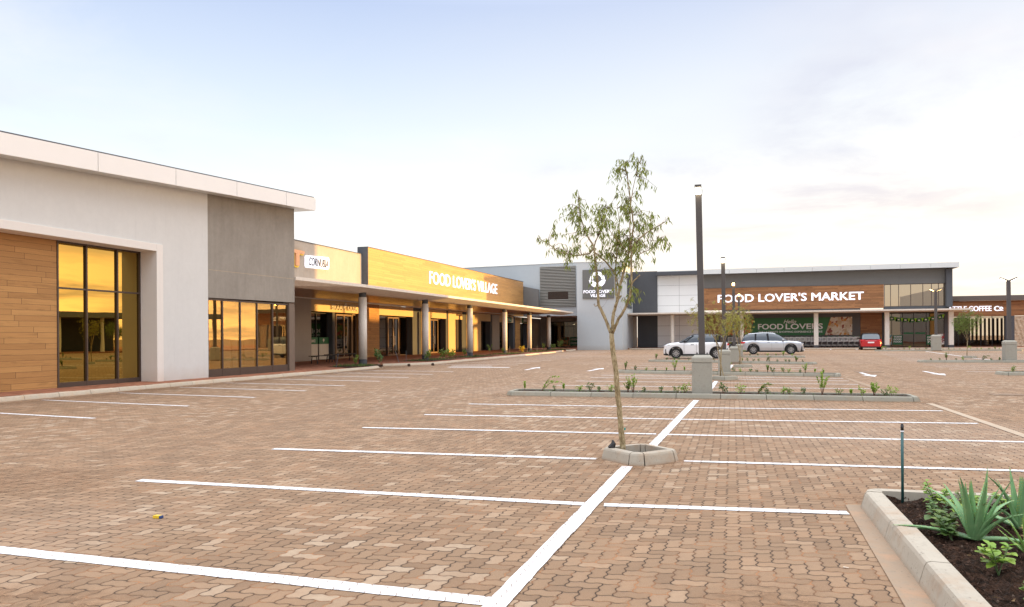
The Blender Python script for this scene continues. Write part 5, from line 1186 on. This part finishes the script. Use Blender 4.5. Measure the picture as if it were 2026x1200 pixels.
# bunting
bt = thing('bunting', 'string of lime and dark green pennants across the market entrance', 'bunting', (0, 0, 0)); b = MB(); pts = []
for i in range(21): f = i / 20; pts.append((34.2 + 6.1 * f, Y - .35, 3.72 - .45 * (1 - (2 * f - 1) ** 2)))
b.tube(pts, .012, 4); b.build('string', M_greendk, bt)
for i in range(18):
    f = (i + .5) / 18; x = 34.2 + 6.1 * f; z = 3.72 - .45 * (1 - (2 * f - 1) ** 2); b = MB()
    if i % 2: b.prism([(x - .14, z), (x + .14, z), (x, z - .42)], Y - .36, Y - .35, 'y'); b.build('pennant', M_lime, bt)
    else:
        b.prism([(x - .16, z), (x + .16, z), (x + .16, z - .42), (x - .16, z - .42)], Y - .36, Y - .35, 'y'); pn = b.build('pennant', M_greendk, bt)
        c = MB(); c.box(x - .1, x + .1, Y - .365, Y - .361, z - .27, z - .15); c.build('mark', M_white, pn)
# market sign
sg_ = thing('shop_sign', 'large white lit letters reading FOOD LOVERS MARKET on the market timber band', 'sign', (16.45, Y - .2, 5.42))
text_obj('lettering', "FOOD LOVER'S MARKET", 'y', (0, 0, 0), 1.26, M_letter_glow, sg_, bold=.022, ext=.06, width=15.75, slope=.003)
# banner
bn = thing('wall_banner', 'long green banner reading Hello FOOD LOVERS with food pictures at both ends', 'banner', (0, Y - .05, 0))
b = MB(); b.prism([(20.6, 3.52), (20.0, 1.5), (28.1, 1.5), (28.75, 3.52)], -.02, .0, 'y'); b.build('green_field', M_greendk, bn)
PAL1 = [(.55, .12, .03), (.10, .22, .03), (.65, .35, .04), (.05, .10, .02), (.50, .03, .03), (.25, .35, .05)]; PAL2 = [(.70, .62, .50), (.55, .40, .24), (.72, .68, .60), (.60, .25, .05), (.62, .50, .36), (.30, .08, .05), (.70, .60, .48)]
b = MB(); b.prism([(16.98, 3.52), (16.98, 1.5), (19.93, 1.5), (20.53, 3.52)], -.02, 0, 'y'); b.build('vegetable_picture', mat('vegetable_print', f_fruit(1, PAL1)), bn)
b = MB(); b.prism([(28.82, 3.54), (28.17, 1.5), (31.03, 1.5), (31.03, 3.56)], -.02, 0, 'y'); b.build('bread_picture', mat('bread_print', f_fruit(6, PAL2)), bn)
text_obj('lettering', 'FOOD', 'y', (20.95, -.025, 2.22), .88, M_white, bn, bold=.02, ext=.006, width=2.75); text_obj('lettering', 'LOVERS', 'y', (23.98, -.025, 2.22), .88, M_white, bn, bold=.02, ext=.006, width=3.95)
text_obj('script', 'Hello', 'y', (23.75, -.04, 2.88), .62, M_white, bn, bold=.004, ext=.004, shear=.35, width=1.35); text_obj('tagline', 'THE ULTIMATE SHOPPING EXPERIENCE IS HERE', 'y', (20.95, -.025, 1.80), .30, M_white, bn, bold=.006, ext=.004, width=6.95)
# trolleys
M_galv = M_galv
def trolley():
    t = thing('shopping_trolley', 'wire shopping trolley nested in the long row under the green banner', 'trolley', (0, 0, .12), 0, 'nested shopping trolleys under the banner'); b = MB(); tb = lambda *p, r_=.024: b.tube(list(p), r_, 4)
    for s_ in (-.22, .22):
        tb((.0, s_, .98), (.0, s_, .55)); tb((0, s_, .98), (.85, s_, .9)); tb((.0, s_, .55), (.8, s_, .62)); tb((.85, s_, .9), (.8, s_, .62)); tb((0, s_, .55), (-.05, s_, .28), (.7, s_, .16), r_=.016)
        for i in range(1, 6): tb((i * .14, s_, .97), (i * .135, s_, .56), r_=.012)
    for x, z in ((0, .98), (.85, .9), (.8, .62), (0, .55), (.7, .16)): tb((x, -.22, z), (x, .22, z))
    b.build('frame', M_galv, t); h = MB(); h.tube([(-.1, -.24, 1.06), (-.1, .24, 1.06)], .03, 6); h.tube([(-.1, -.22, 1.06), (0, -.22, .98)], .014, 4); h.tube([(-.1, .22, 1.06), (0, .22, .98)], .014, 4); h.build('handle', M_greendk, t)
    for x, s_ in ((-.02, -.22), (-.02, .22), (.68, -.2), (.68, .2)): w = MB(); w.tube([(x, s_ - .02, .06), (x, s_ + .02, .06)], .06, 8); w.build('wheel', M_rubber, t)
    return t


tr0 = trolley(); xs_ = [17.6 + i * .56 for i in range(26)]
for i, x in enumerate(xs_):
    t = tr0 if i == 0 else copy_tree(tr0)
    t.location = (x, 96.2, .12); t.rotation_euler = (0, 0, R(180 + random.uniform(-2, 2)) if False else R(random.uniform(-2, 2))); t.scale = (1.15, 1.15, 1.2)

# ------------------------------------------------------------------ coffee building
Cb = thing('coffee_shop_building', 'low timber-clad coffee shop wing at the right edge', 'shop building', (0, 0, 0)); Yc = 100.0
w_ = MB(); w_.box(41.0, 51.6, Yc - .05, Yc + .3, 3.5, 5.15); w_.build('timber_band', M_wood_xz, Cb)
w_ = MB(); w_.box(40.9, 52.2, Yc - .7, Yc + 10, 5.2, 5.72); w_.build('roof', simple('dark_taupe_metal', (.12, .10, .085), .5), Cb)
b = MB(); b.box(42.2, 51.5, Yc - .6, Yc - .3, 5.16, 5.19); b.build('light_strip', M_pl_frame, Cb)
window_y(Cb, Yc, [41.2, 42.2, 43.33, 44.4, 45.5, 46.8], .12, 3.5, [3.35], m_f=M_black, m_g=glass('clear_shop_glass', (.3, .3, .3), (.85, .8, .72), .06), name='shop_window')
b = MB()
for x in (46.86, 47.5, 49.9): b.box(x - .14, x + .14, Yc - .02, Yc + .3, .1, 3.5)
b.build('post', M_pl_char, Cb)
for a, b_ in ((47.0, 47.36), (47.64, 49.76), (50.04, 51.3)):
    f = MB(); nx = 24; nz = 24; vs = []
    for i in range(nx + 1):
        for j in range(nz + 1): vs.append((a + (b_ - a) * i / nx, Yc + .05 + random.uniform(-.03, .03) + .03 * math.sin(i * 1.3 + j * .6), .15 + 3.3 * j / nz))
    f.add(vs, [(i * (nz + 1) + j, (i + 1) * (nz + 1) + j, (i + 1) * (nz + 1) + j + 1, i * (nz + 1) + j + 1) for i in range(nx) for j in range(nz)]); f.build('plastic_sheet', M_film, Cb)
b = MB()
for i in range(13): b.box(45.2 + i * .44, 45.42 + i * .44, Yc + 8, Yc + 8.1, .1, 3.4)
b.box(41, 45.2, Yc + 8, Yc + 8.1, .1, 3.5); b.box(41, 51.2, Yc + 8, Yc + 8.1, 0, .8); b.build('rear_slats', M_int, Cb)
b = MB(); b.box(51.3, 51.6, Yc, Yc + 9, 0, 3.5); b.build('lower_wall', M_pl_grey, Cb)
sg_ = thing('shop_sign', 'white letters reading SEATTLE COFFEE Co on the coffee shop timber band', 'sign', (40.55, Yc - .16, 4.05))
text_obj('lettering', 'SEATTLE COFFEE', 'y', (0, 0, 0), .80, M_letter_glow, sg_, bold=.012, ext=.05, width=4.85); text_obj('lettering', 'C', 'y', (5.08, 0, 0), .74, M_letter_glow, sg_, bold=.024, ext=.05); text_obj('lettering', 'o', 'y', (5.62, 0, .14), .62, M_letter_glow, sg_, bold=.02, ext=.05)  # glow added to the letter colour so they read white in the shade
b = MB(); b.box(5.62, 5.98, -.05, .05, .0, .07); b.build('underline', M_letter_glow, sg_)

# ------------------------------------------------------------------ opposite wing (seen only as reflections and as the shade it casts)
O = thing('opposite_wing', 'shop wing across the car park, mirrored dark in the big windows', 'shop building', (0, 0, 0))
w_ = MB(); w_.box(54, 64, 69.4, 81.5, 0, 4.0); w_.build('wall', M_pl_char, O); w_ = MB(); w_.box(49.5, 65, 69.4, 82.5, 4.0, 4.6); w_.build('roof', M_pl_grey, O)
for i in range(3): c = MB(); c.cyl(50.2, 70 + i * 5.8, .1, 4.0, .22, 12); c.build('column', M_colc, O)
w_ = MB(); w_.box(52, 66, 15, 69.3, 0, 9.4); w_.build('tall_wall', M_pl_light, O)

# ------------------------------------------------------------------ cars
def lerp_prof(pr, x):
    for (x0, z0), (x1, z1) in zip(pr[:-1], pr[1:]):
        if x <= x1: return z0 + (z1 - z0) * (x - x0) / max(1e-6, x1 - x0)
    return pr[-1][1]


def car(name, label, L, Wd, shoulder, roof, wheels, Rw, paint, roofm, glassm, side_windows, loc, rz, pillm=None, rail=.075, rim_dark=True, plate=False, tail='red', nose_round=.35, lower=M_rubber, spokes=5):
    """nose towards +x. shoulder/roof are (x,z) profiles; wheels: x of axles"""
    t = thing('parked_car', label, 'car', loc, rz); hw = Wd / 2; Ra = Rw * 1.17; zw = Rw
    def halfw(x):
        f = x / L; w = hw
        if f < .12: w = hw * (1 - .16 * ((.12 - f) / .12) ** 2)
        if f > .82: w = hw * (1 - nose_round * ((f - .82) / .18) ** 2.2)
        return w
    xs = sorted(set([round(L * i / 60, 3) for i in range(61)] + [wx + Ra * math.cos(R(a)) for wx in wheels for a in range(0, 181, 12)]))
    def bot(x):
        b0 = .24 + (.08 if x < .25 or x > L - .3 else 0)
        for wx in wheels:
            if abs(x - wx) < Ra: b0 = max(b0, zw + math.sqrt(max(0, Ra * Ra - (x - wx) ** 2)))
        return b0
    body = MB(); rings = []
    for x in xs:
        zs_ = lerp_prof(shoulder, x); b0 = min(bot(x), zs_ - .12); w = halfw(x); h_ = zs_ - b0
        fy = [(w * .955, b0), (w * .985, b0 + h_ * .18), (w, b0 + h_ * .42), (w * .985, b0 + h_ * .62), (w * .995, b0 + h_ * .78), (w * .955, zs_ - .03), (w * .90, zs_ + .005), (w * .6, zs_ + .035), (0, zs_ + .05)]
        rings.append([(x, -y, z) for y, z in fy] + [(x, y, z) for y, z in fy[::-1][1:]])
    m_ = len(rings[0]); vs = [p for r_ in rings for p in r_]; fs = [(i * m_ + j, i * m_ + j + 1, (i + 1) * m_ + j + 1, (i + 1) * m_ + j) for i in range(len(xs) - 1) for j in range(m_ - 1)]
    fs += [tuple(range(m_))[::-1], tuple((len(xs) - 1) * m_ + j for j in range(m_))]; body.add(vs, fs); bo = body.build('body', paint, t, smooth=True)
    for p in bo.data.polygons:
        if len(p.vertices) > 4: p.use_smooth = False
    un = MB(); un.box(.12, L - .12, -hw * .80, hw * .80, .2, .62); un.build('underbody', M_rubber, t)
    # sills and arch trims
    tr = MB()
    for s_ in (-1, 1):
        y0 = s_ * hw
        for a, b_ in ((.3, wheels[0] - Ra), (wheels[0] + Ra, wheels[1] - Ra), (wheels[1] + Ra, L - .35)):
            w0 = halfw((a + b_) / 2) * .985; tr.box(a, b_, min(s_ * w0, s_ * (w0 - .05)), max(s_ * w0, s_ * (w0 - .05)), .19, .31)
        for wx in wheels:
            w0 = halfw(wx); pr_o = [(wx + (Ra + .055) * math.cos(R(a)), zw + (Ra + .055) * math.sin(R(a))) for a in range(-8, 189, 14)]; pr_i = [(wx + (Ra - .012) * math.cos(R(a)), zw + (Ra - .012) * math.sin(R(a))) for a in range(-8, 189, 14)]
            for q in range(len(pr_o) - 1):
                ya, yb = sorted((s_ * (w0 + .006), s_ * (w0 - .09))); tr.prism([pr_o[q], pr_o[q + 1], pr_i[q + 1], pr_i[q]], ya, yb, 'y')
    tr.box(L - .22, L - .015, -hw * .62, hw * .62, .22, .36); tr.box(.005, .2, -hw * .8, hw * .8, .24, .46); tr.build('lower_trim', lower, t)
    # greenhouse
    gh = MB(); x0, x1 = roof[0][0], roof[-1][0]; gx = [x0 + (x1 - x0) * i / 30 for i in range(31)]; rg = []
    def wt(x, z, zb):   # half width at height z for the tumblehome
        return halfw(x) * (.93 - .30 * max(0, min(1, (z - zb) / .62)) * .75)
    for x in gx:
        zb = lerp_prof(shoulder, x) + .0; zt = max(lerp_prof(roof, x), zb + .01); a = wt(x, zb, zb); c_ = wt(x, zt, zb)
        rg.append([(x, -a, zb), (x, -(a * .5 + c_ * .5), (zb + zt) / 2), (x, -c_, zt - .03), (x, -c_ * .88, zt), (x, 0, zt + .02), (x, c_ * .88, zt), (x, c_, zt - .03), (x, (a * .5 + c_ * .5), (zb + zt) / 2), (x, a, zb)])
    m_ = 9; gh.add([p for r_ in rg for p in r_], [(i * m_ + j, i * m_ + j + 1, (i + 1) * m_ + j + 1, (i + 1) * m_ + j) for i in range(30) for j in range(m_ - 1)]); gh.build('glasshouse', glassm, t, smooth=True)
    # roof skin and pillars, a few mm proud of the glass
    rs = MB(); rx = [x for x in gx if lerp_prof(roof, x) > max(z for _, z in roof) - .10]
    rr_ = []
    for x in rx:
        zb = lerp_prof(shoulder, x); zt = lerp_prof(roof, x) + .012; c_ = wt(x, zt, zb) + .012; rr_.append([(x, -c_, zt - rail), (x, -c_ * .9, zt), (x, 0, zt + .022), (x, c_ * .9, zt), (x, c_, zt - rail)])
    rs.add([p for r_ in rr_ for p in r_], [(i * 5 + j, i * 5 + j + 1, (i + 1) * 5 + j + 1, (i + 1) * 5 + j) for i in range(len(rr_) - 1) for j in range(4)]); rs.build('roof', roofm, t, smooth=True)
    pl = MB()
    for s_ in (-1, 1):
        def side(x, f):
            zb = lerp_prof(shoulder, x); zt = lerp_prof(roof, x); z = zb + (zt - zb) * f; return Vector((x, s_ * (wt(x, z, zb) + .012), z))
        # everything on the side that is not a window: fill between windows
        edges = side_windows
        for (xb0, xb1, xt0, xt1) in edges:   # pillars as (bottom x0,x1, top x0,x1)
            q = [Vector((xb0, s_ * (wt(xb0, 0, 0) + .012), lerp_prof(shoulder, xb0))), Vector((xb1, s_ * (wt(xb1, 0, 0) + .012), lerp_prof(shoulder, xb1)))]
            def top(x): zb = lerp_prof(shoulder, x); zt = lerp_prof(roof, x) - .02; return Vector((x, s_ * (wt(x, zt, zb) + .012), zt))
            q2 = [top(xt1), top(xt0)]; pts_ = q + q2; n0 = Vector((0, s_ * .02, 0)); pl.add([p for p in pts_] + [p + n0 for p in pts_], [(0, 1, 2, 3), (4, 5, 6, 7), (0, 1, 5, 4), (1, 2, 6, 5), (2, 3, 7, 6), (3, 0, 4, 7)])
    pl.build('pillar', pillm or roofm, t)
    for s_ in (-1, 1):
        mr = MB(); mx = roof[-1][0] - .42; mr.box(mx, mx + .12, s_ * hw * .9 if s_ > 0 else -hw - .14, hw + .14 if s_ > 0 else -hw * .9, lerp_prof(shoulder, mx) + .04, lerp_prof(shoulder, mx) + .17); mr.build('mirror', M_black if roofm != paint else paint, t, bevel=.02)
        hl = MB(); xx = L - .42; zz = lerp_prof(shoulder, L - .25)
        hl.hexa([(xx, s_ * (halfw(xx) - .02), zz - .10), (L - .03, s_ * halfw(L) * .72, zz - .16), (L - .03, s_ * halfw(L) * .45, zz - .16), (xx + .2, s_ * hw * .5, zz - .1)], [(xx, s_ * (halfw(xx) + .012), zz - .01), (L - .06, s_ * (halfw(L - .06) + .01), zz - .08), (L + .012, s_ * halfw(L) * .45, zz - .08), (xx + .2, s_ * hw * .5, zz)]); hl.build('headlight', simple('headlight_glass', (.75, .8, .85), .1, .3), t)
        tl = MB(); zt_ = lerp_prof(shoulder, .15) - .06; a_, b_ = sorted((s_ * halfw(0) * .50, s_ * (halfw(.2) + .012))); tl.box(-.012, .30 if tail != 'hatch' else .1, a_ if s_ < 0 else (s_ * halfw(0) * .62), b_ if s_ > 0 else -(halfw(0) * .62), zt_ - .12, zt_); tl.build('taillight', simple('tail_lamp_red', (.45, .01, .02), .2, emis=(.5, .02, .02), estr=.2), t)
    dl = MB()
    for s_ in (-1, 1):
        for xq in ((wheels[0] + wheels[1]) / 2 - .02, wheels[1] - Ra - .12): dl.box(xq, xq + .012, s_ * hw * 1.0 - .004, s_ * hw * 1.0 + .006, .36, lerp_prof(shoulder, xq) - .06)
        for xq in ((wheels[0] + wheels[1]) / 2 - .35, wheels[1] - Ra - .75): dl.box(xq, xq + .2, s_ * (hw + .0) - .012, s_ * (hw + .0) + .016, lerp_prof(shoulder, xq) - .16, lerp_prof(shoulder, xq) - .13)
    dl.build('door_line', M_black if paint is not MAT.get('silver_paint') else simple('grey_seam', (.2, .2, .2), .5), t)
    for wx in wheels:
        for s_ in (-1, 1):
            w = MB(); yc = s_ * (halfw(wx) - .12); prof = [(-.11, Rw * .62), (-.11, Rw * .93), (-.085, Rw), (.085, Rw), (.11, Rw * .93), (.11, Rw * .62)]; seg = 28; vs = []
            for i in range(seg):
                an = 2 * math.pi * i / seg
                for y, r_ in prof: vs.append((wx + r_ * math.cos(an), yc + y, zw + r_ * math.sin(an)))
            w.add(vs, [(i * 6 + j, i * 6 + (j + 1) % 6, ((i + 1) % seg) * 6 + (j + 1) % 6, ((i + 1) % seg) * 6 + j) for i in range(seg) for j in range(6)]); wo = w.build('wheel', M_rubber, t)
            c = MB(); c.tube([(wx, yc + s_ * .03, zw), (wx, yc + s_ * .035, zw)], Rw * .64, 24); c.build('rim_back', M_black, wo)
            r_ = MB(); yo = yc + s_ * .085
            for i in range(spokes):
                an = 2 * math.pi * i / spokes + .3; dx, dz = math.cos(an), math.sin(an); nx_, nz_ = -dz, dx
                for off in (-.055, .055):
                    p0 = (dx * Rw * .1 + nx_ * off * .3, dz * Rw * .1 + nz_ * off * .3); p1 = (dx * Rw * .64 + nx_ * off * 1.3, dz * Rw * .64 + nz_ * off * 1.3)
                    ya, yb = sorted((yo - s_ * .03, yo)); r_.prism([(wx + p0[0] - nx_ * .016, zw + p0[1] - nz_ * .016), (wx + p1[0] - nx_ * .02, zw + p1[1] - nz_ * .02), (wx + p1[0] + nx_ * .02, zw + p1[1] + nz_ * .02), (wx + p0[0] + nx_ * .016, zw + p0[1] + nz_ * .016)], ya, yb, 'y')
            ri = arc(wx, zw, Rw * .66, 0, 360, 24); ro = arc(wx, zw, Rw * .60, 0, 360, 24)
            for i in range(24): ya, yb = sorted((yo - s_ * .04, yo + s_ * .01)); r_.prism([ri[i], ri[i + 1], ro[i + 1], ro[i]], ya, yb, 'y')
            r_.build('rim', M_alloy, wo)
    if plate:
        pz = .62; b = MB(); b.box(-.03, -.015, -.26, .26, pz, pz + .12); b.build('number_plate', M_white, t)
        b = MB(); zc = lerp_prof(roof, .3); b.hexa([(-.012, -hw * .68, .98), (-.012, hw * .68, .98), (.03, hw * .68, .98), (.03, -hw * .68, .98)], [(.32, -hw * .6, 1.36), (.32, hw * .6, 1.36), (.36, hw * .6, 1.36), (.36, -hw * .6, 1.36)]); b.build('rear_window', M_carglass, t)
    return t


M_alloy = simple('alloy_rim', (.55, .55, .56), .3, .7, .05)
M_carglass = glass('dark_car_glass', (.34, .37, .40), (.03, .035, .035), .25)
M_wpaint = simple('white_car_paint', (.80, .80, .80), .25, 0, .02, coat=.6); M_spaint = simple('silver_paint', (.56, .58, .62), .3, .7, .04, coat=.6); M_rpaint = simple('red_car_paint', (.52, .012, .02), .25, .1, .05, coat=.6)
M_broof = simple('black_roof_paint', (.012, .012, .014), .5, 0, .05, spec=.2)
sh_w = [(0, .92), (.1, 1.06), (.9, 1.10), (2.6, 1.06), (3.05, 1.05), (3.75, .98), (4.02, .90), (4.14, .78), (4.19, .62), (4.2, .5)]
rf_w = [(.10, 1.08), (.4, 1.48), (.65, 1.58), (1.5, 1.62), (2.2, 1.59), (2.6, 1.42), (3.18, 1.05)]
car('parked_car', 'white compact SUV with black roof parked behind the nearest lamp, facing left', 4.2, 1.78, sh_w, rf_w, (.78, 3.38), .35, M_wpaint, M_broof, M_carglass, [(.2, .95, .5, .8), (1.65, 1.78, 1.55, 1.66), (2.75, 2.85, 2.2, 2.3), (3.02, 3.12, 2.42, 2.52)], (17.75, 57.6, 0), R(184), tail='hatch')
sh_s = [(0, .90), (.12, 1.06), (.8, 1.12), (2.6, 1.08), (3.3, 1.06), (4.15, 1.0), (4.45, .93), (4.6, .82), (4.66, .62), (4.68, .5)]
rf_s = [(.05, 1.10), (.24, 1.52), (.5, 1.63), (1.6, 1.71), (2.4, 1.68), (2.85, 1.52), (3.5, 1.06)]
car('parked_car', 'silver SUV seen from the side, facing right, in front of the trolleys', 4.68, 1.86, sh_s, rf_s, (.92, 3.72), .37, M_spaint, M_spaint, M_carglass, [(1.02, 1.14, 1.02, 1.16), (1.98, 2.12, 1.9, 2.04)], (18.75, 69.3, 0), R(-2), spokes=5, pillm=M_broof, rail=.12)
sh_r = [(0, .74), (.06, .96), (.8, .98), (2.6, .95), (3.3, .93), (3.75, .82), (3.95, .62), (4.0, .5)]
rf_r = [(.05, .99), (.38, 1.38), (.7, 1.47), (1.5, 1.51), (2.1, 1.47), (2.45, 1.32), (3.0, .96)]
redc = car('parked_car', 'red hatchback seen from behind, parked nose-in at the market kerb', 4.0, 1.75, sh_r, rf_r, (.72, 3.26), .33, M_rpaint, M_broof, M_carglass, [(.2, .8, .45, .7), (1.6, 1.7, 1.5, 1.6), (2.6, 2.7, 2.15, 2.25)], (31.2, 87.0, 0), R(84), plate=True, tail='hatch'); redc.scale = (1.1, 1.1, 1.1)

# ------------------------------------------------------------------ litter
b = MB(); b.box(-.03, .03, -.02, .02, 0, .022); b.box(.031, .045, -.018, .018, 0, .02, 1); tag(b.build('crushed_carton', [simple('yellow_card', (.75, .5, .03), .5), simple('blue_card', (.02, .06, .2), .5)], loc=(13.37, 10.49, .003)), 'tiny crushed yellow carton lying on the paving at lower left', 'litter')
b = MB(); b.tube([(0, 0, 0), (.03, -.01, 0)], .004, 6); tag(b.build('cigarette_end', simple('cigarette_paper', (.7, .6, .48), .7), loc=(18.68, 10.5, .006)), 'cigarette end on the paving beside the gutter', 'litter')
